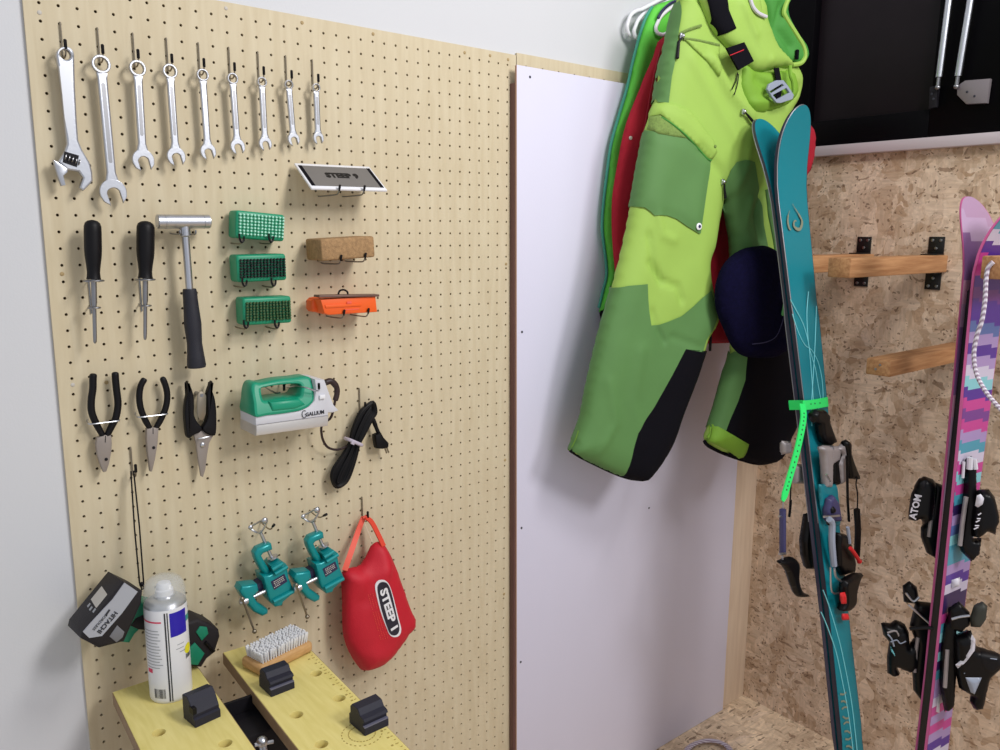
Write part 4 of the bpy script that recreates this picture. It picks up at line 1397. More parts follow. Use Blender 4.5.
for yy in (.16, .50):
    fm = MB().box(La + AS * .165 + AX * yy + V((0, 0, -.062)), (.335, .075, .055), Rz, .003)
    fm.box(La + AS * .165 + AX * (yy - .035) + V((0, 0, -.035)), (.30, .006, .05), Rz)
    make('vise_rail', fm, 'plastic_blk', wb)
for sx_ in (.06, .27):
    for yy in (.16, .50):
        p = La + AS * sx_ + AX * yy
        make('leg', MB().box((p.x, p.y, .335), (.04, .03, .67), Rz, .003), 'plastic_blk', wb)
ck = onZ(262, 742, HB - .02)
make('clamp_crank', MB().ball(ck, .009).tube([ck, ck + V((0, -.02, -.05))], .006, 10).tube([ck + V((-.012, 0, 0)), ck + V((.016, -.004, -.004))], .003, 8), 'chrome', wb)


# bench dogs: stepped black blocks that swivel on the boards
def bench_dog(q, rot, label, sc=1.0, flip=False):
    p = onZ(q[0], q[1], HB)
    t = thing('bench_dog', label, 'bench peg', p, 'black bench pegs')
    rz = Matrix.Rotation(rot, 3, 'Z')
    prof = [(-.022, 0), (.022, 0), (.022, .011), (.017, .013), (.017, .018), (.021, .021), (.019, .025), (.010, .027), (.004, .035), (-.012, .036), (-.018, .030), (-.018, .020), (-.022, .016)] if not flip else \
           [(-.018, 0), (.020, 0), (.020, .012), (.016, .014), (.016, .019), (.014, .022), (.006, .036), (-.002, .043), (-.018, .040)]
    lf = [p + rz @ (V((-.021, -y, z)) * sc) for y, z in prof]
    make('block', MB().prism(lf, rz @ V((.042 * sc, 0, 0)), .0008, 1, True), 'dog', t, smooth=15)
    nb = MB().box(p + rz @ (V((0, -.0185, .0125)) * sc), (.041 * sc, .006 * sc, .0020), rz) if not flip else MB().box(p + rz @ (V((-.019, -.012, .026)) * sc), (.006 * sc, .012 * sc, .010), rz)
    make('groove_lip', nb, mat('pale_slate', (104, 104, 124), .45) if not flip else 'rubber', t)  # paler slate band along the groove
    make('pin', MB().lathe([(.0085, 0), (.0085, .02)], p - V((0, 0, .021)), (0, 0, 1), 14), 'rubber', t)


bench_dog((202, 717), math.radians(8), 'black bench peg beside the spray can on the left board', 1.0, True)
bench_dog((277, 687), math.radians(2), 'black bench peg just in front of the white-bristled brush', 1.0)
bench_dog((369, 724), math.radians(2), 'black bench peg near the outer edge of the right board', 1.02)

# white bristled wooden brush
a = onZ(*cY(209, 344), HB); b = onZ(*cY(468, 210), HB); c0 = onZ(*cY(104, 290), HB)
U = (b - a); Lb_ = U.length; U.normalize(); W = V((-U.y, U.x, 0)); wbk = min(.075, (c0 - a).length)
wbs = thing('scrub_brush', 'wooden scrub brush lying bristles up, dense white bristles', 'brush', a + U * (Lb_ / 2) + W * (wbk / 2))
cc = a + U * (Lb_ / 2) + W * (wbk / 2)
Rm = Matrix((U, W, V((0, 0, 1)))).transposed()
bm_ = MB().box(cc + V((0, 0, .011)), (Lb_, wbk, .020), Rm, .006, 3)
make('wooden_back', bm_, 'brushwood', wbs)
br = MB()
nx, ny = 18, 9
for i in range(nx):
    for j in range(ny):
        p = cc + U * ((i - (nx - 1) / 2) * (Lb_ - .014) / nx) + W * ((j - (ny - 1) / 2) * (wbk - .010) / ny) + V((0, 0, .020))
        ax = V((random.uniform(-.08, .08), random.uniform(-.08, .08), 1)) + (U * ((i - 8.5) / 60) + W * ((j - 4) / 60))
        br.lathe([(.0014, 0), (.0021, .012), (.0024, .0185), (.0016, .0205)], p, ax, 6)
make('bristles', br, 'bristle_white', wbs)

# spray can
base = onZ(171.5, 693, HB)
R = .0325
sc_ = thing('spray_can', 'white aerosol can with a clear domed cap, blue patch on its label', 'spray can', base)
Hc = .158
make('body', MB().lathe([(R * .80, .0008), (R * .93, 0), (R * .99, .003), (R, .006), (R, Hc - .004), (R * .985, Hc)], base, seg=40), 'can_w', sc_)
make('shoulder', MB().lathe([(R * .99, Hc), (R * .97, Hc + .8 * .002), (R * .90, Hc + .8 * .007), (R * .72, Hc + .8 * .012), (R * .52, Hc + .8 * .015), (R * .48, Hc + .8 * .018), (R * .2, Hc + .8 * .019)], base, seg=32), 'chrome', sc_)
make('nozzle', MB().lathe([(R * .42, Hc + .8 * .016), (R * .42, Hc + .8 * .029), (R * .36, Hc + .8 * .031), (R * .33, Hc + .8 * .040), (R * .28, Hc + .8 * .043), (R * .1, Hc + .8 * .044)], base, seg=20), 'white', sc_)
cap = [(R * .99, Hc + .8 * .001), (R * 1.0, Hc + .8 * .010), (R * .99, Hc + .8 * .026), (R * .94, Hc + .8 * .038), (R * .82, Hc + .8 * .048), (R * .6, Hc + .8 * .0545), (R * .3, Hc + .8 * .0575), (0.0005, Hc + .8 * .058)]
cap += [(r * .96, z - .0015) for r, z in cap[::-1]]
make('clear_cap', MB().lathe(cap, base, seg=36), 'clear', sc_)
az0 = math.atan2(CAM.y - base.y, CAM.x - base.x)


def cpatch(t0, t1, z0, z1, off=.0003, n=10):
    """patch of print on the can; angles in degrees from the viewer's side, positive to the right"""
    vs = []; fs = []
    for i in range(n + 1):
        a = az0 + math.radians(t0 + (t1 - t0) * i / n)
        for z in (z0, z1):
            vs.append(base + V(((R + off) * math.cos(a), (R + off) * math.sin(a), z)))
    for i in range(n):
        fs.append((2 * i, 2 * i + 2, 2 * i + 3, 2 * i + 1))
    return MB().add(vs, fs)


def merge(*mbs):
    m = MB()
    for k in mbs:
        m.add(k.v, k.f)
    return m


make('blue_print', cpatch(8, 60, .112, .152), 'can_blue', sc_)
make('teal_print', cpatch(60, 92, .128, .138), 'can_teal', sc_)
make('stripe_print', merge(cpatch(-6, -2, .004, .154), cpatch(1, 4, .004, .154)), 'ink', sc_)
make('red_print', merge(cpatch(-88, -14, .138, .1405), cpatch(-70, -50, .052, .059)), 'can_red', sc_)
yp = []
for k in range(20):
    an = 2 * math.pi * k / 20
    a = az0 + math.radians(62 + 16 * math.cos(an)); yp.append(base + V(((R + .0003) * math.cos(a), (R + .0003) * math.sin(a), .082 + .0085 * math.sin(an))))
a = az0 + math.radians(62)
yp.append(base + V(((R + .0006) * math.cos(a), (R + .0006) * math.sin(a), .082)))
make('yellow_print', MB().add(yp, [(k, (k + 1) % 20, 20) for k in range(20)]), 'can_yel', sc_)
tp = MB()
for k in range(13):
    e = -16 - random.uniform(0, 12)
    tp = merge(tp, cpatch(-72, e, .124 - k * .0052, .1254 - k * .0052, n=8))
make('text_print', tp, 'ink_soft', sc_)
make('text_print', merge(cpatch(24, 46, .096, .0972), cpatch(20, 44, .089, .0902), cpatch(30, 50, .0825, .084)), 'ink_soft', sc_)
dk = MB()
for k in range(8):
    dk = merge(dk, cpatch(50 + k * 3, 51.6 + k * 3, .066 + .001 * (k % 2), .074, n=1))
for k in range(15):
    dk = merge(dk, cpatch(-48 + k * 2.3, -48 + k * 2.3 + random.choice((.7, 1.3)), .010, .026, n=1))
make('bar_print', dk, 'ink', sc_)

# ================================================================== CLOTHES
cJ = crop(600, 0, .12)
cK = crop(690, 0, .14)
pA = B((568, 450), .132); pB = B((783, 460), .246)
SP = Sheet(pA, pB - pA)
SR = Sheet(B((612, 240), .080), onX(812, 150, 1.78) - B((612, 240), .080))
SGp = Sheet(B((604, 240), .042), (1, 0))

# bright green knit jacket, rearmost
gj_out = [(664, 2), (653, 7), (647, 17), (641, 34), (633.6, 62), (627.6, 89), (620, 115), (612, 144), (607.6, 176), (605, 198), (603, 225), (605, 246), (607.6, 273), (603.6, 292), (599.6, 309), (603, 313), (640, 318), (690, 320), (735, 318), (750, 250), (752, 150), (740, 60), (715, 6), (690, -4)]
gj = Soft(SGp, gj_out, .010, .035, folds=[([(655, 12), (640, 60), (628, 110)], .004, .010), ([(612, 170), (612, 260), (606, 300)], .004, .008)], wr=.002, wrs=40, seed=5)
gjt = thing('knit_jacket', 'bright green knit jacket, rearmost of the clothes, only its left edge showing', 'jacket', SGp.at(.15, -.1))
make('jacket_body', gj.solid(.010, .8), 'bright', gjt, smooth=180)
edge = [(653, 7), (647, 17), (641, 34), (633.6, 62), (627.6, 89), (620, 115), (612, 144), (607.6, 176), (605, 198), (603, 225), (605, 246), (607.6, 273), (603.6, 292), (599.8, 308)]
make('piping', MB().tube(smooth_path([SGp.at(*SGp.uv((x - .6, y)), -.001) for x, y in edge], 4), .0035, 8), 'teal_edge', gjt)
hb = [(599.4, 310), (606.5, 306), (640, 314), (700, 316), (700, 326), (640, 326), (602, 328)]
make('hem_band', Soft(SGp, hb, .014, .02, curve=1).solid(.008, .8), 'navy_cloth', gjt, smooth=180)

# red fleece jacket
rj_out = [(690, 6), (667, 34), (657.6, 42), (653, 57), (644, 77), (639.6, 89), (630, 112), (623, 134), (618, 160), (613, 189), (611.6, 206), (611.8, 235), (614, 262), (618, 300), (624, 338), (650, 343), (704, 343.6), (735, 342.6), (780, 340), (800, 300), (807, 205), (806, 178), (811, 170), (815, 150), (815, 134), (810, 124), (798, 122), (776, 85), (740, 10)]
rj = Soft(SR, rj_out, .016, .05, folds=[([(717, 200), (712, 270), (722, 335)], .006, .010), ([(728, 230), (724, 300), (728, 340)], -.006, .010), ([(640, 120), (625, 200)], .004, .012)], wr=.002, wrs=45, seed=8, curve=2)
rjt = thing('fleece_jacket', 'red fleece jacket hanging between the green jacket and the lime trousers', 'jacket', SR.at(.2, -.1))
make('jacket_body', rj.solid(.011, .8), 'red_fleece', rjt, smooth=180)
zp = [(662, 50), (656, 75), (652, 95), (648, 118), (644, 140), (639, 165), (634, 195), (628, 225), (621, 255)]
make('zip_edge', MB().tube(smooth_path([rj.on((x - 2, y), .001) for x, y in zp], 4), .0022, 6), mat('deep_red_tape', (150, 10, 36), .7), rjt)
make('snap_button', MB().lathe([(.0045, 0), (.004, .002), (.002, .0028)], rj.on((630.5, 138), 0), SR.N, 12), 'pale_lab', rjt)


# hangers: closed loops of flat plastic whose left ends show above the clothes
def hanger(pts, Y, label, m, r, topcap=None):
    pp = [B(q, Y) for q in pts]
    a = pp[0]; b = pp[-1]
    t = thing('coat_hanger', label, 'hanger', pp[len(pp) // 2], 'plastic coat hangers')
    n = V((a.x + .20, a.y + .004, a.z + .085)); far = V((a.x + .40, a.y + .006, a.z - .01)); far2 = V((b.x + .38, b.y + .006, b.z + .01))
    path = smooth_path(pp, 5)
    full = path[::-1] + smooth_path([a, a.lerp(n, .5) + V((0, 0, .006)), n, n.lerp(far, .5) + V((0, 0, .006)), far, far + V((.012, 0, -.02)), far2, b.lerp(far2, .5)], 5)[1:]
    make('frame', MB().tube(full, r, 10, True), m, t)
    hp = [n, n + V((0, 0, .05)), n + V((.018, 0, .075)), n + V((.036, 0, .06)), n + V((.034, 0, .045))]
    make('hook', MB().tube(smooth_path(hp, 5), .0035, 8), 'chrome_dark', t)
    if topcap:
        make('top_grip', MB().tube(smooth_path([B(q, Y) + V((0, -.002, .003)) for q in topcap], 5), r * .8, 8), 'navy', t)
    return t


hanger([cJ(p) for p in ((345, 80), (300, 92), (258, 125), (236, 175), (226, 225), (238, 280), (262, 300))], .014, 'white coat hanger end, leftmost above the green jacket', 'white', .0045)
hanger([cJ(p) for p in ((405, 100), (360, 122), (318, 168), (294, 225), (284, 262), (296, 305), (330, 325))], .0265, 'white coat hanger end, second from left, inside the green jacket neck', 'white', .0045)
hanger([cJ(p) for p in ((640, 40), (600, 58), (550, 95), (505, 140), (480, 190), (465, 230), (475, 270), (510, 288), (545, 282), (580, 255))], .0605, 'white coat hanger with a navy top edge, above the red jacket', 'white', .0045,
       [cJ(p) for p in ((640, 25), (600, 32), (550, 65), (505, 115), (478, 165))])

# ---- ski trousers
def spo(q, h):
    return onP(q[0], q[1], SP.P + SP.N * h, SP.N)


bib_l = [(690, -8), (679, -8), (676.8, 3), (672, 15.6), (669, 30), (665.4, 48), (660, 67), (656.4, 89), (654.6, 102), (650.8, 108.8), (648.5, 118), (645.5, 128), (641.8, 147), (637.5, 170), (632.6, 198), (627.5, 222), (621.5, 251), (614, 280), (611, 292), (606, 311), (600.5, 330), (593.4, 359), (587, 387), (582, 413), (577, 430), (570, 447),
         (571, 453), (592, 463.5), (613, 473.5), (629, 479), (643, 480.5), (650, 474), (659.5, 461.6), (670.5, 442), (677.5, 421), (686.5, 397), (693.5, 379), (702.5, 353), (706, 340), (712.5, 330), (717.3, 317), (714.5, 303), (710.5, 287), (708, 267), (709.3, 257), (713.2, 247), (717.2, 222), (721, 206), (722.5, 199),
         (724, 204), (727, 216), (731, 236), (732, 256), (730, 300), (731, 352), (725, 372), (717.5, 400), (710, 424), (704, 438), (708, 445), (722, 452.5), (741, 459.5), (757, 464), (770, 462.5), (777.5, 458), (783, 449), (787, 437), (793, 425), (797, 400), (796, 360), (792, 310), (788, 260), (782, 210), (778, 170), (780, 140), (787, 116), (796, 100),
         (800, 80), (795, 66), (780, 52), (765, 20), (756, -8)]
FO = [([(700, 62), (716, 90), (740, 118)], .010, .012), ([(655, 112), (672, 122), (700, 150), (711, 162)], .002, .010), ([(680, 60), (700, 95), (725, 140)], .005, .014),
      ([(690, 150), (712, 175), (722, 200)], -.006, .012), ([(741, 130), (735, 165), (724, 196)], .007, .012), ([(757, 165), (765, 215), (774, 250)], .010, .010),
      ([(752, 190), (745, 215), (750, 240)], -.012, .008), ([(740, 200), (735, 230), (742, 250)], .006, .008), ([(640, 235), (643, 262), (652, 282)], -.007, .007), ([(648, 215), (652, 235), (664, 240)], .005, .008),
      ([(640, 262), (652, 280), (668, 286), (672, 300)], -.008, .007), ([(643, 310), (646, 325), (654, 340)], -.007, .006), ([(662, 335), (690, 345)], -.004, .008), ([(630, 350), (624, 400), (632, 440)], .004, .016),
      ([(600, 380), (606, 420), (590, 450)], .004, .012), ([(722, 10), (745, 45), (766, 66)], .010, .012), ([(752, 90), (775, 100), (790, 90)], -.010, .012)]
bib = Soft(SP, bib_l, .034, .062, folds=FO, wr=.0028, wrs=34, seed=11, curve=2)
sk = thing('ski_trousers', 'lime and sage green ski trousers with black inner legs and hanging braces', 'trousers', SP.at(.25, -.5))
make('shell', bib.solid(.0085, .8), 'lime', sk, smooth=180)


def bp_(name, pts, m, off=.0028, step=.007, curve=1, rim=.003, extra=None, parent=None, wrap=False, tol=None):
    return make(name, bib.patch(pts, off, step, curve, rim, extra, wrap, tol), m, parent or sk, smooth=180)


bp_('side_strip', [(678, -6), (690, -6), (683.5, 0), (679.4, 14), (677, 30), (674, 57), (670, 77), (667, 103), (655.5, 102), (657, 89), (660.6, 67), (666, 48), (669.5, 30), (672.6, 15), (677.2, 3)], 'green', wrap=True, tol=.006, off=.0045)
bp_('pocket_panel', [(645.8, 129), (651, 131), (657, 133.6), (673, 136), (686, 138.4), (692, 144), (702, 154), (707.6, 159.5), (710.8, 160), (709, 172), (705, 198), (702, 219), (700, 233.5), (698.4, 233.5), (686, 226), (676, 219), (667, 215.6), (660, 215), (654, 215.6), (649, 211), (644, 207.6), (632, 206), (638, 170), (642.2, 147)], 'green', wrap=True,
    extra=lambda P, d: .004 * np.clip(d / .02, 0, 1))
bp_('pocket_opening', [(649, 120), (653, 116.5), (658.5, 115.5), (668, 123), (678, 131), (686.5, 138.4), (673, 136.6), (657, 134), (646.4, 129)], 'olive', off=.0038)
fl = [(655.5, 103), (668, 103), (690, 112), (712, 140), (716, 152), (710.6, 160), (706, 158), (698, 149), (688, 138), (678, 129.5), (668, 121.5), (659, 114.5), (655, 117), (650.8, 115), (651.2, 108.8)]
bp_('pocket_flap', fl, 'lime', off=.0045, rim=.004)
ln = [(660, 117), (668, 121.6), (679, 130), (688, 138.5), (698, 149.5), (706, 158.4), (710, 160)]
make('flap_edge', MB().tube(smooth_path([bib.on((x, y + .4), .004) for x, y in ln], 4), .0020, 6), 'green_in', sk)
bp_('shin_panel', [(611.4, 288.4), (628, 285.6), (647, 284), (647.6, 300), (648.4, 310), (650.6, 325.4), (656, 325), (668, 321.4), (681, 316), (692, 307), (702, 297.4), (710.4, 290), (714, 303), (716.6, 317), (712, 330), (705.6, 340), (702, 352), (685, 349), (671, 376), (653, 408), (643, 423), (637.6, 433), (633, 449), (630, 461.6), (625, 474), (610, 469), (592, 460.5), (573, 450), (577.6, 430), (582.6, 413), (587.6, 387), (594, 359), (601, 330), (606.5, 311)], 'green', wrap=True)
bp_('inner_leg_patch', [(685, 349), (714, 354), (704, 384), (697, 402), (688, 428), (681, 450), (670, 472), (660, 486), (646, 490), (630, 486), (625, 474), (630, 461.6), (633, 449), (637.6, 433), (643, 423), (653, 408), (671, 376)], 'navy_cloth', wrap=True, tol=.010)
hem = [(570.5, 450), (580, 456), (592, 462), (613, 472), (629, 477.6), (643, 479.4)]
make('hem_binding', MB().tube(smooth_path([spo(q, .004) for q in hem], 4), .0050, 8), 'navy_cloth', sk)
bp_('hem_tab', [(577, 430), (580.6, 431.5), (574, 448.4), (570.4, 447)], 'lime2', off=.003, step=.004)
# second leg
bp_('thigh_panel', [(726, 180), (730, 170), (736, 162), (745, 160), (754, 162), (757, 180), (759, 200), (763, 225), (768, 250), (762, 262), (740, 264), (732.4, 254), (731, 236), (727, 216), (724.4, 203), (724, 192)], 'green', wrap=True)
bp_('thigh_side', [(765, 190), (772, 188), (779, 215), (785, 250), (788, 275), (778, 275), (773, 240), (768, 215)], 'green')
bp_('lower_leg_green', [(731.4, 352), (746.5, 356), (744.5, 380), (737, 402), (729, 420), (724, 434), (709.5, 426), (717.6, 400), (725.2, 372)], 'green', wrap=True)
bp_('lower_leg_black', [(746.5, 330), (804, 325), (810, 360), (812, 400), (806, 432), (798, 448), (792, 460), (782, 470), (770, 474), (757, 472), (741, 466), (724.5, 456), (730, 440), (724, 434), (729, 420), (737, 402), (744.5, 380), (746.5, 356)], 'navy_cloth', wrap=True, tol=.010)
bp_('hem_tab', [(710, 423.4), (729, 433), (747.8, 444), (742.4, 457), (724, 449), (707.4, 441)], 'lime2', off=.004, rim=.004)
bp_('hem_tab', [(705.4, 427), (709, 424.6), (707, 436), (704, 439)], 'lime2', off=.004, step=.004)
hem = [(704.5, 441), (708, 445.6), (722, 452.6), (741, 459.4), (757, 463.4), (770, 462.2), (777, 458)]
make('hem_binding', MB().tube(smooth_path([spo(q, .003) for q in hem], 4), .0045, 8), 'navy_cloth', sk)
# pocket stud, tabs
s = bib.on((697, 226.5), .006)
stt = make('pocket_stud', MB().lathe([(.0080, 0), (.0080, .0012), (.0062, .0022), (.0040, .0024)], s, SP.N, 18), 'white', sk)
make('stud_centre', MB().lathe([(.0040, .0020), (.0036, .0030), (.001, .0032)], s, SP.N, 12), 'navy', stt)
make('stitch_button', MB().lathe([(.0036, 0), (.003, .0014), (.001, .002)], bib.on((713.4, 146.5), .006), SP.N, 10), 'olive', sk)


def zipper(a, b, c, w=.0042):
    """metal slider at a with a black pull from b to c"""
    A = bib.on(a, .004); b_ = bib.on(b, .006); c_ = bib.on(c, .008)
    z = MB().box(A, (.010, .006, .013), None, .002); z.ball(A + SP.N * .004, .0042)
    o_ = make('zip_slider', z, 'chrome', sk)
    make('zip_pull', MB().tube([A + SP.N * .004, b_, c_, c_ + (c_ - b_) * .05], [.0014, w * .8, w, w * .6], 8), 'rubber', o_)


zipper(cJ(672, 305), cJ(640, 355), cJ(622, 490))
for a in ([(642, 290), (700, 262), (770, 235), (835, 215)], [(690, 325), (780, 335), (880, 355), (985, 380)]):
    bt_ = smooth_path([bib.on(cJ(p), .0030) for p in a], 4)
    make('zip_tape', MB().tube(bt_, .0032, 6), 'olive', sk)
pf = [cJ(p) for p in ((700, 330), (990, 388), (985, 640), (960, 600), (880, 500), (780, 410))]
bp_('chest_pocket_flap', pf, 'lime', off=.004, rim=.004)
zipper((742, 112), (747, 117), (752, 124), .0036)
zipper((721.5, 182), (722.5, 189), (723, 198), .0036)
make('zip_pull', MB().tube([spo((711, 330), .004), spo((710.6, 338), .010), spo((710, 351), .010)], [.0016, .0034, .0030], 8), 'rubber', sk)
# braces and collar folds at the top
f1 = Soft(Sheet(SP.P + SP.N * .036, SP.U), [(722, -8), (700, -8), (703, 10), (712, 30), (726, 47), (742, 62), (752, 72), (765, 71), (778, 68), (790, 67.5), (792, 63), (787, 57), (775, 44), (768, 27), (760, 13), (754, -8)], .022, .03,
          folds=[([(735, 5), (748, 35), (765, 62)], .006, .008), ([(752, 40), (762, 58)], -.006, .006)], wr=.002, wrs=60, seed=4, curve=2)
make('rolled_bib', f1.solid(.007, .8), 'lime', sk, smooth=180)
make('brace', f1.patch([(701, -7), (722.5, -7), (728, 10), (735.6, 28.6), (727, 33), (717, 36.6), (709, 24)], .003, .006, 1), 'navy_cloth', sk, smooth=180)
e2 = MB().prism([spo(p, .060) for p in ((725, 48.5), (742.4, 42.6), (752, 61.6), (737, 70.5))], SP.N * .006, .001)
br2 = make('brace_end', e2, 'navy_cloth', sk)
make('brace_stitch', MB().tube([spo(cK(286, 396), .067), spo(cK(384, 356), .067)], .0011, 6), 'red_cloth', br2)
f2 = Soft(Sheet(SP.P + SP.N * .012, SP.U), [(760, -8), (791, -8), (786, 6), (786, 16), (796, 34), (804, 45), (806, 56), (802, 64), (790, 66), (776, 60), (768, 40), (764, 18)], .020, .02,
          folds=[([(775, 8), (770, 30), (784, 48)], -.010, .010)], wr=.002, wrs=70, seed=6, curve=2)
make('collar_lining', f2.solid(.007, .8), 'green_in', sk, smooth=180)
rim = [(791, -8), (784, 10), (786, 18), (796, 34), (803, 46), (805, 56), (801, 63), (792, 65)]
make('collar_edge', MB().tube(smooth_path([spo(p, .032) for p in rim], 5), .0055, 8), 'lime', sk)
f3 = Soft(Sheet(SP.P + SP.N * .028, SP.U), [(741, 62), (752, 68), (765, 71), (788, 69), (795, 78), (797, 92), (788, 104), (770, 112), (752, 114), (744, 104), (738, 86)], .016, .025,
          folds=[([(752, 80), (770, 92)], -.008, .010), ([(745, 104), (770, 102)], .006, .008)], wr=.002, wrs=70, seed=9, curve=2)
make('waist_fold', f3.solid(.007, .8), 'lime2', sk, smooth=180)  # deeper lime paints the shadow lying on this fold
SB2 = Sheet(SP.P + SP.N * .058, SP.U)
bq = lambda x, y, h: SB2.at(*SB2.uv(cK(x, y)), h)
bo = [(545, 640), (560, 600), (610, 575), (660, 574), (690, 610), (735, 680), (725, 710), (640, 738), (610, 735), (575, 690)]
O = bq(640, 655, 0)
l2 = lambda pts: [((bq(*p, 0) - O).dot(SP.U), (bq(*p, 0) - O).z) for p in pts]
bk = MB().plate([l2(bo), l2([(585, 680), (680, 630), (705, 662), (612, 712)]), l2([(560, 655), (650, 600), (664, 612), (572, 668)])], O, SP.U, (0, 0, 1), .007, .0012)
make('brace_buckle', bk, 'buckle', sk)
make('webbing', MB().ribbon([bq(640, 480, -.010), bq(646, 560, -.006), bq(648, 640, -.006), bq(650, 716, -.008)], .017, tuple(SP.U), .002), 'navy_cloth', sk)
make('cord_tail', MB().tube(smooth_path([bq(715, 470, 0), bq(708, 540, .004), bq(725, 590, .004), bq(735, 660, .002)], 4), .0042, 8), 'lime2', sk)
make('hanger_end', MB().tube(smooth_path([spo(cK(p), .062) for p in ((430, -10), (450, 50), (490, 95), (545, 120))], 4), .0042, 8), 'pearl', sk)  # end of a white hanger showing beside the collar
make('collar_loop', MB().box(spo(cK(765, 390), .036), (.008, .006, .022), None, .001), 'navy_cloth', sk)
dc = MB()
dc.tube(smooth_path([bib.on(cK(p), .004) for p in ((330, 520), (318, 580), (290, 640))], 4), .0013, 6).tube(smooth_path([bib.on(cK(p), .004) for p in ((336, 530), (330, 600), (306, 680))], 4), .0013, 6)
make('draw_cord', dc, 'rubber', sk)

# beanie
SBn = Sheet(spo((752, 300), .060), SP.U)
bn = Soft(SBn, [(757, 246), (768, 246.5), (780, 254), (787, 268), (790, 290), (791, 315), (790, 335), (785, 350), (774, 357.5), (757, 358), (742, 355.5), (732, 347), (725, 333), (718, 316), (714.5, 300), (716.5, 280), (725, 262), (740, 250)], .036, .070,
          folds=[([(784, 310), (777, 335), (760, 343), (742, 344)], -.005, .004)], wr=.002, wrs=80, seed=2)
bt_ = thing('beanie', 'dark navy fleece beanie hanging over the right trouser leg', 'hat', SBn.at(0, 0))
make('cap', bn.solid(.008, .5), 'beanie', bt_, smooth=180)
sm_ = [(785.5, 308), (782, 322), (776, 336), (766, 342), (752, 344)]
make('seam', MB().tube(smooth_path([bn.on(q, .001) for q in sm_], 4), .0012, 6), mat('grey_seam_thread', (60, 58, 92), .8), bt_)
make('label_tab', MB().prism([bn.on(q, .003) for q in ((782, 303.5), (785, 303.5), (784.4, 311), (781.6, 316), (780, 314.5))], SBn.N * .002, .0005), 'tag', bt_)

# ================================================================== SKI RACK
def prong(Y, Xt, Z, label, th=.052, tall=.042, brk=True):
    t = thing('rack_prong', label, 'wooden beam', (WX, Y, Z), 'wooden prongs of the ski rack')
    make('beam', MB().box(((WX + Xt) / 2, Y, Z), (WX - Xt, th, tall), None, .003), 'beam', t)
    if brk:
        for s in (1, -1):
            b = make('bracket', MB().box((WX - .002, Y + .004, Z + s * (tall / 2 + .022)), (.004, .038, .046), None, .0008).box((WX - .022, Y + .004, Z + s * (tall / 2 + .0015)), (.044, .038, .003), None, .0005), 'bracket', t)
            for dy, dz in ((-.010, .036), (.010, .036), (0, .016)):
                make('screw', MB().lathe([(.0042, 0), (.0036, .0014), (.001, .002)], (WX - .004, Y + .004 + dy, Z + s * (tall / 2 + dz)), (-1, 0, 0), 10), 'chrome_dark', b)
    else:
        for dy, dz in ((-.004, .006), (.005, -.004)):
            make('end_screw', MB().lathe([(.003, 0), (.0026, .001), (.001, .0012)], (Xt, Y + dy, Z + dz), (-1, 0, 0), 8), 'chrome_dark', t)
    return t


def onXY(x, y, Y):
    return onY(x, y, Y)


tB = onY(839, 267, -.482)
prong(-.296, 1.575, FL - .420, 'upper rack beam with black brackets, passing behind the teal skis')
prong(-.482, tB.x, FL - .418, 'upper rack beam with black brackets, between the teal and violet skis')
tD = onY(996, 270, -.80)
prong(-.80, tD.x, FL - .405, 'short end of a rack beam at the right photo edge, holding the twisted cord')
tC = onY(878, 367.5, -.56)
prong(-.56, tC.x, tC.z, 'lower slanting-looking wooden beam with two screws in its end', th=.054, tall=.036, brk=False)


# ================================================================== SKIS
WP = (.80, .79, .68, .77, .90, 1.0, 1.0)


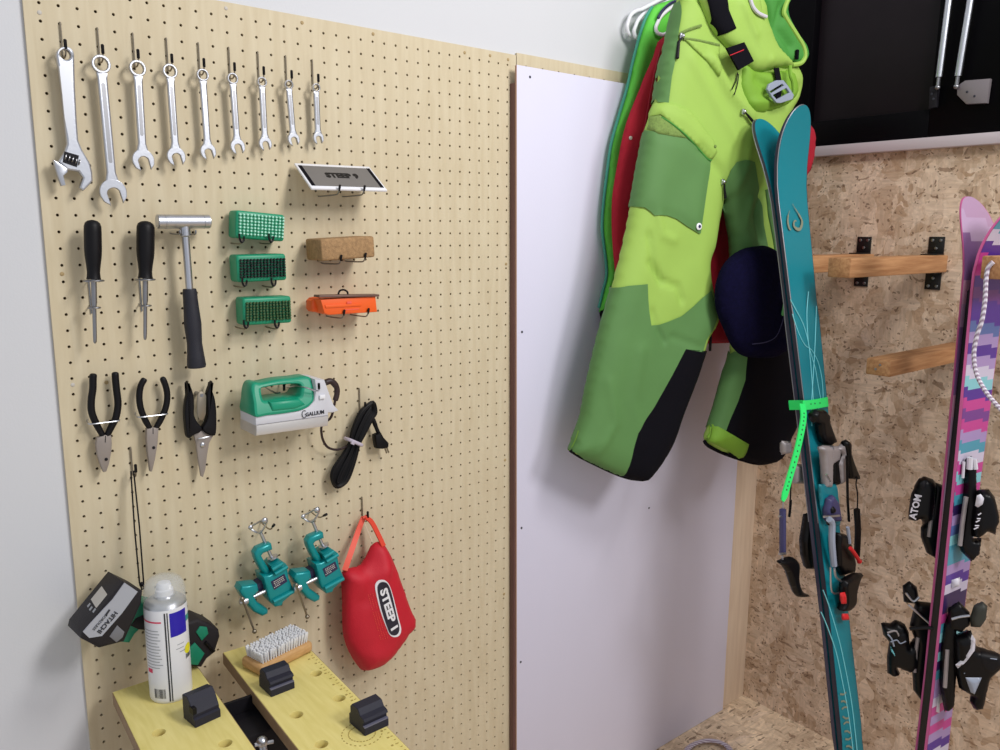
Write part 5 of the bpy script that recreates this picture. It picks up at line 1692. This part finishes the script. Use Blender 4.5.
def ski(root, name, top, bot, n, side, halfw, th, off, m_top, m_edge, curl, curl_len=.20, m_base='ski_gap', steel=0):
    """one ski: running from tail (floor) to tip; n = direction its top sheet faces"""
    a = (top - bot); L = a.length; a.normalize()
    n = (V(n) - a * V(n).dot(a)).normalized(); w = a.cross(n).normalized()
    ss = [L * k / 44 * .93 for k in range(44)]
    ss += [L - (L * .07) * (1 - k / 24) ** 2 for k in range(25)]
    N = len(ss) - 1
    vs = []; tops = []
    for i in range(N + 1):
        s = ss[i]; t = s / L
        # width: tail .9, waist .76, shovel 1, rounded tip
        wd = halfw * float(np.interp(t, (0, .1, .35, .6, .8, .93, 1), WP))
        d = L - s
        if d < .11:
            wd *= math.sqrt(max(0.0, 1 - ((.11 - d) / .11) ** 2.6)) * .985 + .015
        if s < .03:
            wd *= .8 + .2 * (s / .03)
        c = curl * max(0, (s - (L - curl_len)) / curl_len) ** 2 + .010 * max(0, (.10 - s) / .10) ** 2
        k = th * (1.0 if .2 < t < .75 else .75)
        base = bot + a * s + n * (off + c)
        vs += [base - w * wd, base + w * wd, base + w * wd * .97 + n * k, base - w * wd * .97 + n * k]
    fs_top = []; fs = []
    for i in range(N):
        q = 4 * i; r = q + 4
        fs_top.append((q + 3, q + 2, r + 2, r + 3))
        fs += [(q, r, r + 1, q + 1), (q + 1, r + 1, r + 2, q + 2), (q, q + 3, r + 3, r)]
    fs += [(0, 1, 2, 3), (4 * N, 4 * N + 3, 4 * N + 2, 4 * N + 1)]
    body = make(name, MB().add(vs, fs + fs_top), m_edge, root)
    ts = MB()
    v2 = []
    for i in range(N + 1):
        q = 4 * i
        v2 += [vs[q + 3] + n * .0005 + (vs[q + 2] - vs[q + 3]) * .02, vs[q + 2] + n * .0005 - (vs[q + 2] - vs[q + 3]) * .02]
    v3 = []
    for i in range(N + 1):
        q = 4 * i
        v3 += [vs[q] - n * .0004 + (vs[q + 1] - vs[q]) * .02, vs[q + 1] - n * .0004 - (vs[q + 1] - vs[q]) * .02]
    make('base_or_gap_sheet', MB().add(v3, [(2 * i, 2 * i + 1, 2 * i + 3, 2 * i + 2) for i in range(N)]), m_base, body)
    if steel:
        k0 = int(N * .35)
        make('steel_edge', MB().tube([vs[4 * i + 3] if steel > 0 else vs[4 * i + 2] for i in range(k0, N + 1)], .0012, 6), 'steel_edge', body)
    make('top_sheet', MB().add(v2, [(2 * i, 2 * i + 1, 2 * i + 3, 2 * i + 2) for i in range(N)]), m_top, body)
    return body, dict(a=a, n=n, w=w, L=L, bot=bot, off=off, th=th)


# teal pair, front ski faces the viewer
ttop = onX(780, 113, 1.395); tb_ = onX(849, 750, 1.415)
ax = (ttop - tb_).normalized(); tbot = tb_ - ax * (tb_.z / ax.z)
TN = V((-.03, -1, 0)).normalized()
tski = thing('teal_skis', 'pair of teal touring skis strapped base to base with a neon green strap', 'skis', tbot)
b1, I1 = ski(tski, 'ski', ttop, tbot, TN, None, .0590, .009, .0025, 'ski_t', 'ski_edge', .050, .20, m_base='ski_t', steel=1)
b2, I2 = ski(tski, 'ski', ttop + ax * .002, tbot, -TN, None, .0590, .009, .0025, 'ski_t', 'ski_edge2', .048, .22, m_base='ski_t', steel=-1)


def tp_(x, y, h=.0):
    """a point on the front teal ski's top sheet plane"""
    P = I1['bot'] + I1['n'] * (I1['off'] + I1['th'] + .0012 + h)
    return onP(x, y, P, I1['n'])


cS = crop(740, 90, .4533)
cL = crop(690, 190, .1466)
lg = MB()
for pts, rr in (([(700, 95), (720, 130), (745, 170), (765, 215), (755, 260), (735, 268), (712, 250), (708, 225), (716, 210), (728, 212)], [.0006, .0014, .0026, .0036, .0036, .0036, .003, .0026, .002, .001]),
                ([(680, 140), (670, 175), (668, 220), (678, 262), (690, 272)], [.0006, .0022, .0030, .0026, .0012])):
    pp = smooth_path([tp_(*cL(p), .0002) for p in pts], 4)
    n_ = len(pp); rr2 = [rr[min(len(rr) - 1, int(k / n_ * len(rr)))] for k in range(n_)]
    lg.ribbon(pp, [2 * r for r in rr2], list([I1['n'].cross((pp[min(k + 1, n_ - 1)] - pp[max(k - 1, 0)]).normalized()) for k in range(n_)]), .0004)
make('logo_print', lg, 'ski_logo', b1)
lm = MB()
cM = crop(690, 290, .16)
for pts in ([(628, 60), (660, 120), (710, 220), (740, 330), (752, 440), (762, 560), (770, 690)], [(640, 150), (680, 270), (720, 345), (760, 375), (800, 450), (825, 560), (832, 680)],
            [(740, 10), (730, 140), (735, 270), (745, 360), (780, 480), (800, 590), (818, 690)], [(790, 100), (785, 240), (778, 400), (768, 560), (760, 690)],
            [(755, 690), (762, 850)], [(800, 690), (815, 830)]):
    pp = smooth_path([tp_(*cM(p), .0002) for p in pts], 5)
    lm.tube(pp, .0011, 5)
make('line_print', lm, 'ski_line', b1)
lm = MB()
for pts in ([(823, 590), (829, 606), (839, 640), (846, 672), (852, 706), (857, 750), (860, 780)], [(821, 612), (827, 626), (836, 652), (842, 680), (848, 712), (853, 750), (856, 780)]):
    lm.tube(smooth_path([tp_(x, y, .0002) for x, y in pts], 5), .0012, 5)
make('line_print', lm, 'ski_line', b1)
wt = MB()
for k in range(11):
    y = 694 + k * 7.5
    a_ = tp_(843.5 + .115 * (y - 694) - 3.4, y, .0004); b_ = tp_(843.5 + .115 * (y - 694) + 2.6, y - 1.5 + 3 * (k % 2), .0004)
    wt.ribbon([a_, a_.lerp(b_, .5) + I1['a'] * (.003 if k % 3 else -.003), b_], .0042, tuple(I1['a']), .0004)
make('tail_print', wt, 'ski_logo', b1)

# neon strap
sn = thing('rubber_strap', 'neon green perforated rubber strap around the teal skis', 'strap', tp_(805, 405, .004))
s_pts = [tp_(x, y, h) for x, y, h in ((800.5, 405, .002), (803, 405.2, .008), (808, 405, .006), (815, 404, .005), (823, 402.6, .005), (827.5, 401.6, .001))]
sb = s_pts[-1] - I1['n'] * .028; sa = s_pts[0] - I1['n'] * .028
make('band', MB().ribbon(smooth_path([sb] + s_pts[::-1] + [sa], 4), .021, tuple(I1['a']), .0028), 'strap', sn)
tail = [tp_(x, y, h) for x, y, h in ((802, 404, .012), (803.5, 416, .018), (801, 433, .020), (796, 455, .020), (790, 476, .019), (785.5, 492, .018), (782.5, 501, .018))]
tp2 = smooth_path(tail, 4)
ws = [.019] * len(tp2)
for k in range(4):
    ws[-1 - k] = .008 + .0035 * k
make('tail', MB().ribbon(tp2, ws, tuple(I1['w']), .0028), 'strap', sn)
hl = MB()
for k in range(3, len(tp2) - 5):
    p = tp2[k].lerp(tp2[k + 1], .3) + I1['n'] * .0014
    hl.lathe([(.0022, 0), (.0020, .0004)], p, I1['n'], 8)
for x in (806, 811, 815, 820):
    hl.lathe([(.0018, 0), (.0016, .0004)], tp_(x, 404.6 - (x - 806) * .12, .0072), I1['n'], 8)
make('holes', hl, 'ink', sn)


# binding pieces: rounded solids modelled around a plane through the ski
def pieces(root, name, P, U, pts, H, m, w=.010, back=1.0, off=0.0, step=.004, curve=2, parent=None):
    S = Sheet(V(P) + Sheet(P, U).N * off, U)
    s = Soft(S, pts, H, w, curve=curve)
    return make(name, s.solid(step, back), m, parent or root, smooth=60)


ST = lambda off: I1['bot'] + I1['n'] * (I1['off'] + I1['th'] + off)
UT = V((I1['n'].y, -I1['n'].x, 0))
if UT.x < 0:
    UT = -UT
c1 = crop(690, 380, .16); c2 = crop(760, 420, .13333); c3 = crop(760, 500, .16)


def bindpart(name, c, pts, H, m, off, w=.008, curve=1, root=tski, par=b1):
    cc_ = [c(p) for p in pts]
    P = tp_(830, sum(q[1] for q in cc_) / len(cc_), off)
    return pieces(root, name, P, UT, [c(p) for p in pts], H, m, w, 1.0, 0.0, .004, curve, par)


def bindtube(name, c, pts, r, m, off, root=tski, par=b1):
    cc_ = [c(p) for p in pts]
    P = tp_(830, sum(q[1] for q in cc_) / len(cc_), off); S = Sheet(P, UT)
    pp = [S.at(*S.uv(c(p))) for p in pts]
    if len(pp) > 2:
        pp = smooth_path(pp, 4)
    return make(name, MB().tube(pp, r, 8), m, par)


bindpart('heel_plate', c1, [(755, 215), (780, 185), (830, 182), (858, 215), (855, 250), (880, 320), (905, 385), (860, 412), (825, 400), (808, 350), (800, 280), (765, 265)], .012, 'bind_k', .016)
bindpart('toe_arm', c2, [(440, 205), (470, 190), (590, 195), (580, 300), (530, 330), (528, 470), (520, 510), (475, 505), (470, 400), (462, 260)], .010, 'bind_g', .022)
bindpart('toe_body', c2, [(530, 190), (600, 205), (610, 330), (600, 480), (560, 490), (530, 470)], .010, 'bind_k', .018)
bindpart('toe_arm', c2, [(570, 215), (625, 170), (640, 260), (636, 460), (600, 480), (585, 330), (610, 260)], .008, 'bind_g', .030)
bindpart('toe_lock', c2, [(620, 170), (645, 145), (668, 165), (668, 240), (690, 310), (735, 420), (730, 448), (660, 440), (640, 330), (635, 240)], .010, 'bind_k', .036)
bindtube('toe_pin', c2, [(540, 195), (542, 295)], .0040, 'chrome', .034)
bindtube('toe_pin', c2, [(498, 408), (528, 462)], .0022, 'chrome', .036)
bindpart('base_plate', c2, [(440, 480), (570, 480), (600, 730), (590, 800), (480, 800), (450, 640)], .006, 'ski_t', .004)
bindpart('heel_unit', c2, [(485, 680), (500, 590), (540, 560), (575, 610), (590, 700), (600, 760), (490, 760)], .010, 'bind_b', .016)
bindpart('heel_pivot', c2, [(532, 670), (548, 645), (564, 665), (560, 700), (536, 700)], .006, 'bind_k', .028)
bindtube('heel_bar', c3, [(400, 105), (495, 98)], .0028, 'chrome', .030)
bindtube('spring_tube', c3, [(432, 120), (450, 150), (450, 260), (462, 410)], .0072, 'buckle', .026)
bindtube('spring_collar', c3, [(428, 110), (432, 150)], .0060, 'bind_k', .028)
bindpart('heel_block', c3, [(475, 200), (535, 215), (560, 290), (580, 380), (575, 450), (500, 470), (470, 410), (465, 290)], .012, 'bind_k', .014)
bindtube('wire_bail', c3, [(440, 420), (450, 575), (515, 572)], .0020, 'chrome', .020)
bindtube('wire_bail', c3, [(465, 430), (475, 480), (515, 515)], .0026, 'chrome', .026)
bindpart('heel_lever', c3, [(600, 455), (640, 462), (612, 490), (590, 570), (585, 640), (545, 690), (495, 690), (515, 640), (510, 570), (520, 500)], .011, 'bind_k', .024, curve=2)
bindpart('red_clip', c3, [(500, 580), (530, 575), (538, 650), (510, 650)], .006, 'bind_r', .030)
bindpart('red_clip', c3, [(515, 710), (550, 710), (555, 750), (515, 752)], .006, 'bind_r', .020)
bindtube('cable_leash', c2, [(650, 270), (655, 420), (658, 600), (668, 760)], .0030, 'bind_k', .034)
bindtube('cable_leash', c2, [(730, 425), (720, 480), (732, 560), (730, 670)], .0016, 'bind_k', .034)
bindtube('cable_spring', c3, [(605, 60), (612, 200), (605, 350)], .0072, 'bind_k', .034)
bindtube('cable_collar', c3, [(600, 85), (630, 90)], .0016, 'chrome', .042)
bindtube('red_lever', c3, [(565, 300), (595, 340), (622, 385)], [.0044] * 8 + [.006], 'bind_r', .040)
bindtube('clear_link', c3, [(548, 170), (560, 270)], .004, 'buckle', .036)
# the rear ski's binding hangs out to the left
bindpart('toe_arm', c2, [(160, 155), (225, 160), (225, 250), (160, 260)], .008, 'bind_g', -.052, par=b2)
bindtube('toe_pin', c2, [(220, 165), (226, 225)], .0040, 'chrome', -.046, par=b2)
bindpart('toe_body', c2, [(250, 330), (310, 330), (325, 478), (250, 475)], .010, 'bind_g', -.050, par=b2)
bindtube('cable_leash', c2, [(232, 470), (228, 580), (222, 700)], .0018, 'bind_k', -.060, par=b2)
bindtube('cable_leash', c3, [(192, 0), (188, 60), (182, 105)], .003, 'bind_k', -.060, par=b2)
bindtube('cable_wire', c2, [(175, 590), (172, 665)], .0012, 'chrome', -.060, par=b2)
bindtube('cable_spring', c3, [(142, 60), (142, 200), (142, 330)], .0075, 'bind_b', -.060, par=b2)
bindtube('spring_collar', c3, [(120, 102), (160, 106)], .0024, 'chrome', -.052, par=b2)
bindtube('spring_collar', c3, [(120, 338), (160, 334)], .0026, 'chrome', -.052, par=b2)
bindtube('wire_bail', c3, [(140, 350), (145, 390), (175, 415)], .0020, 'chrome', -.052, par=b2)
bindpart('heel_lever', c3, [(102, 385), (130, 375), (180, 352), (220, 368), (236, 410), (232, 470), (240, 530), (268, 575), (304, 592), (296, 604), (240, 606), (214, 585), (190, 520), (165, 450), (135, 410)], .010, 'bind_k', -.060, curve=2, par=b2)
bindpart('heel_block', c3, [(290, 80), (318, 90), (330, 200), (336, 430), (290, 430), (268, 350), (262, 260), (272, 200)], .012, 'bind_k', -.050, par=b2)

# violet pair: bases together, the near top sheet faces sideways
vtop = onX(994, 196, 1.47); vb = onX(932, 748, 1.50)
ax = (vtop - vb).normalized(); vbot = vb - ax * (vb.z / ax.z)
VN = V((-.10, -1, 0)).normalized()
vski = thing('violet_skis', 'pair of violet and teal banded alpine skis with black bindings, bases together', 'skis', vbot)
r1, J1 = ski(vski, 'ski', vtop, vbot, VN, None, .068, .0042, .0078, 'ski_p', 'ski_pe', .058, .16, m_base='ski_pb')
r2, J2 = ski(vski, 'ski', vtop, vbot, -VN, None, .068, .0042, .0078, 'ski_p', 'ski_pe', .040, .15, m_base='ski_pb')
gp2 = MB()
for s in (1, -1):
    for (t0, t1) in ((.02, .885),):
        A = vbot + ax * (J1['L'] * t0); Bq = vbot + ax * (J1['L'] * t1)
        gp2.prism([A - J1['w'] * .0465, A + J1['w'] * .0465, Bq + J1['w'] * .0465, Bq - J1['w'] * .0465], J1['n'] * (.0072 * s))
make('base_or_gap_sheet', gp2, 'ski_gap', r1)  # black filler paints the dark gap between the paired skis
UV_ = V((.6, -.8, 0))
c4 = crop(870, 450, .14673); c5 = crop(870, 570, .24)


def vaxis(y):
    """point of the violet pair's middle line at picture row y"""
    lo, hi = 0.0, J1['L']
    for _ in range(30):
        m_ = (lo + hi) / 2; d = vbot + ax * m_ - CAM
        if 375 + FPX * d.dot(DOWN) / d.dot(FWD) > y:
            lo = m_
        else:
            hi = m_
    return vbot + ax * lo


def vsheet(y, off):
    return Sheet(vaxis(y) + V((-.35, -.94, 0)) * off, UV_)


def vpart(name, c, pts, H, m, off, w=.009, curve=1, par=r1):
    q = [c(p) for p in pts]
    S = vsheet(sum(p[1] for p in q) / len(q), off + VO[par.name])
    return make(name, Soft(S, q, H, w, curve=curve).solid(.0045, 1.0), m, par, smooth=60)


def vtube(name, c, pts, r, m, off, par=r1):
    q = [c(p) for p in pts]
    S = vsheet(sum(p[1] for p in q) / len(q), off + VO[par.name])
    pp = [S.at(*S.uv(p)) for p in q]
    if len(pp) > 2:
        pp = smooth_path(pp, 4)
    return make(name, MB().tube(pp, r, 8), m, par)


VO = {r1.name: .000, r2.name: -.030}
# left (rear) ski's binding
vpart('toe_piece', c4, [(330, 200), (375, 180), (430, 200), (450, 235), (440, 330), (425, 470), (360, 500), (345, 465), (300, 480), (262, 472), (262, 420), (276, 320), (300, 260)], .022, 'bind_k', .004, w=.014, par=r2)
vpart('toe_track', c4, [(430, 215), (500, 240), (480, 420), (460, 640), (450, 740), (385, 700), (345, 590), (345, 530), (372, 500), (400, 420)], .016, 'bind_k', -.002, par=r2)
vtube('track_strip', c4, [(434, 265), (420, 430), (402, 590)], .0040, 'bind_g', .016, par=r2)
vpart('toe_cap', c4, [(338, 225), (372, 205), (395, 235), (378, 285), (345, 290)], .007, 'plastic_blk', .022, par=r2)
S = vsheet(500, .0300 - .030)
a = S.at(*S.uv(c4(296, 452))); b = S.at(*S.uv(c4(328, 322)))
make('toe_lettering', MB().text('ATOM', .019, (a + b) / 2, b - a, (b - a).cross(S.N) * -1, .0006, .0006), 'pearl', r2)
# right (near) ski's binding
vpart('toe_track', c4, [(640, 60), (690, 40), (725, 70), (725, 260), (740, 300), (720, 470), (700, 600), (760, 600), (745, 700), (690, 760), (620, 690), (600, 640), (630, 420), (640, 250)], .016, 'bind_k', .030)
vtube('track_strip', c4, [(655, 320), (632, 480), (612, 650)], .0046, 'bind_g', .048)
vtube('white_rail', c4, [(682, 50), (678, 130)], .0060, 'pearl', .046)
vtube('white_rail', c4, [(712, 60), (720, 130)], .0048, 'pearl', .046)
vtube('white_rail', c4, [(640, 80), (632, 190)], .0030, 'pearl', .046)
vpart('toe_piece', c4, [(725, 285), (760, 268), (810, 268), (850, 320), (875, 420), (880, 480), (858, 520), (856, 578), (790, 550), (745, 590), (700, 590), (690, 500), (705, 380)], .022, 'bind_k', .050, w=.014)
vpart('toe_cap', c4, [(728, 310), (755, 300), (780, 330), (770, 370), (735, 392), (716, 380)], .006, 'pearl', .072)
vpart('toe_wing', c4, [(820, 310), (845, 330), (868, 420), (868, 500), (842, 510), (830, 420)], .008, 'bind_g', .064)
S = vsheet(517, .0745)
for k in range(5):
    a = S.at(*S.uv(c4(708 + 7 * k, 540 - 24 * k))); b = S.at(*S.uv(c4(738 + 5 * k, 534 - 24 * k + (6 if k % 2 else -8))))
    make('worn_print', MB().tube([a, b], .0013, 6), 'pearl', r1)
# heels
vpart('heel_track', c5, [(190, 130), (265, 140), (270, 260), (240, 420), (225, 560), (180, 500), (175, 420), (190, 300), (165, 230)], .018, 'bind_k', .000, par=r2)
vtube('track_strip', c5, [(200, 280), (192, 340), (186, 425)], .0040, 'bind_g', .018, par=r2)
vpart('brake_pad', c5, [(135, 65), (165, 46), (195, 70), (205, 120), (185, 140), (140, 132)], .012, 'bind_k', .004, par=r2)
vtube('brake_wire', c5, [(150, 95), (180, 130), (205, 112)], .0028, 'chrome', .018, par=r2)
vtube('brake_wire', c5, [(160, 145), (200, 180), (252, 226)], .0024, 'chrome', .026, par=r2)
vpart('heel_piece', c5, [(45, 220), (85, 225), (110, 210), (145, 225), (162, 260), (165, 310), (200, 260), (205, 400), (165, 425), (110, 400), (125, 430), (100, 440), (72, 430), (70, 360), (80, 300), (55, 270)], .020, 'bind_k', .000, w=.014, par=r2)
vpart('heel_trim', c5, [(84, 318), (110, 340), (132, 338), (108, 375), (92, 360)], .007, 'ski_line', .016, par=r2)
vtube('heel_highlight', c5, [(72, 262), (110, 255), (128, 300)], .0022, 'bind_g', .021, par=r2)
vpart('heel_drum', c5, [(105, 262), (128, 244), (156, 258), (162, 292), (146, 318), (116, 312), (104, 290)], .012, 'rubber', .012, par=r2)
vtube('heel_highlight', c5, [(86, 300), (112, 292), (126, 306), (150, 296)], .0014, 'buckle', .026, par=r2)
vtube('heel_highlight', c5, [(74, 268), (90, 286), (100, 318)], .0018, 'buckle', .022, par=r2)
vtube('heel_highlight', c5, [(392, 430), (420, 420), (446, 436)], .0016, 'buckle', .080)
vtube('heel_highlight', c5, [(500, 368), (528, 372)], .0016, 'buckle', .080)
vpart('heel_lever', c5, [(438, 342), (470, 336), (542, 352), (548, 396), (508, 430), (470, 420), (446, 388)], .012, 'rubber', .068)
vtube('brake_bar', c5, [(165, 245), (240, 240), (300, 252), (335, 235)], .0040, 'bind_k', .036)
vpart('heel_track', c5, [(300, 220), (330, 180), (360, 240), (360, 420), (350, 560), (310, 590), (290, 480), (285, 330)], .018, 'bind_k', .034)
vtube('track_strip', c5, [(322, 330), (318, 400), (312, 488)], .0044, 'bind_g', .054)
vpart('brake_pad', c5, [(432, 148), (470, 132), (490, 150), (484, 200), (460, 236), (420, 236), (415, 200)], .012, mat('olive_black_pad', (44, 46, 40), .55), .060)
vpart('brake_mount', c5, [(325, 160), (370, 130), (415, 175), (420, 220), (380, 260), (325, 240)], .012, 'bind_k', .046)
vtube('brake_wire', c5, [(340, 205), (375, 195), (415, 190)], .0026, 'chrome', .062)
vpart('heel_piece', c5, [(350, 280), (420, 250), (445, 320), (540, 350), (545, 400), (500, 440), (490, 480), (470, 570), (430, 575), (415, 545), (425, 520), (370, 490), (355, 420)], .022, 'bind_k', .056, w=.014)
vpart('heel_shell', c5, [(355, 395), (385, 372), (410, 320), (425, 268), (440, 290), (438, 335), (405, 380), (366, 410)], .008, 'pearl', .076)
vpart('heel_trim', c5, [(398, 448), (466, 448), (436, 518), (420, 510)], .006, 'buckle', .084)
vtube('heel_highlight', c5, [(425, 360), (445, 400), (475, 415)], .0022, 'bind_g', .078)
vpart('tail_white', c5, [(262, 485), (292, 482), (290, 595), (262, 592)], .006, 'pearl', .026)
vpart('tail_white', c5, [(338, 42), (375, 30), (372, 68), (340, 76)], .006, 'pearl', .030)

# twisted cord looped from the beam end
rope_pts = [(993, 262), (988, 268), (986, 280), (985, 300), (982, 320), (977, 335), (974, 352), (975, 368), (979, 380), (986, 392), (994, 402), (1004, 412), (1020, 420)]
rp = smooth_path([onX(x, y, tD.x - .005) + V((0, -.0, 0)) for x, y in rope_pts], 6)
tag(make('twisted_cord', MB().tube(rp, .0042, 8), 'rope', loc=rp[0]), 'silvery twisted cord hanging in front of the violet skis', 'cord')

# ================================================================== WINDOW STAYS, FLOOR COIL
GX = WX - .012
def stay(top, bot, label):
    a = onX(bot[0], bot[1], GX - .008); b = onX(top[0], top[1], GX - .010)
    b = a + (b - a) * 1.25
    t = thing('window_stay', label, 'gas strut', a, 'steel stays on the dark window')
    make('tube', MB().tube([a, a.lerp(b, .5), b], .0078, 12), 'chrome', t)
    make('end_rod', MB().tube([a, a + (a - b).normalized() * .022], .0045, 8).ball(a + (a - b).normalized() * .024, .0065), 'chrome_dark', t)
    return t


stay((949, 0), (939, 77), 'left steel stay rod at the dark window, ending above a small bracket')
stay((970.5, 0), (958, 76), 'right steel stay rod at the dark window, ending at a plate bracket')


def plate_(pts, label, m):
    pp = [onX(x, y, GX - .002) for x, y in pts]
    c = sum(pp, V((0, 0, 0))) / len(pp)
    t = thing('stay_bracket', label, 'bracket', c, 'brackets on the dark window')
    make('plate', MB().prism(pp, (.012, 0, 0), .001), m, t)
    for k in (0, 1):
        q = pp[0].lerp(pp[len(pp) // 2], .35 + .25 * k)
        make('bolt', MB().lathe([(.003, 0), (.002, .0012)], q + V((-.0005, 0, 0)), (-1, 0, 0), 8), 'ink', t)


plate_(((957, 86), (965, 80.5), (990, 78.5), (986.5, 103), (966, 104), (957, 95)), 'wide metal plate bracket below the right window stay', mat('dull_zinc', (130, 122, 126), .5, .4))
plate_(((929.5, 87), (938, 85), (936, 107), (928.5, 109)), 'narrow metal bracket below the left window stay', 'plastic_blk')

cl = MB()
cpt = onZ(708, 757, .006)
for k in range(2):
    cl.tube([cpt + V(((.082 - k * .010) * math.cos(t * .2244), (.060 - k * .008) * math.sin(t * .2244), .004 + k * .007)) for t in range(28)], .0055, 8, True)
tag(make('cord_coil', cl, 'rope', loc=cpt), 'coil of twisted lilac grey cord lying on the strand board floor', 'cord')
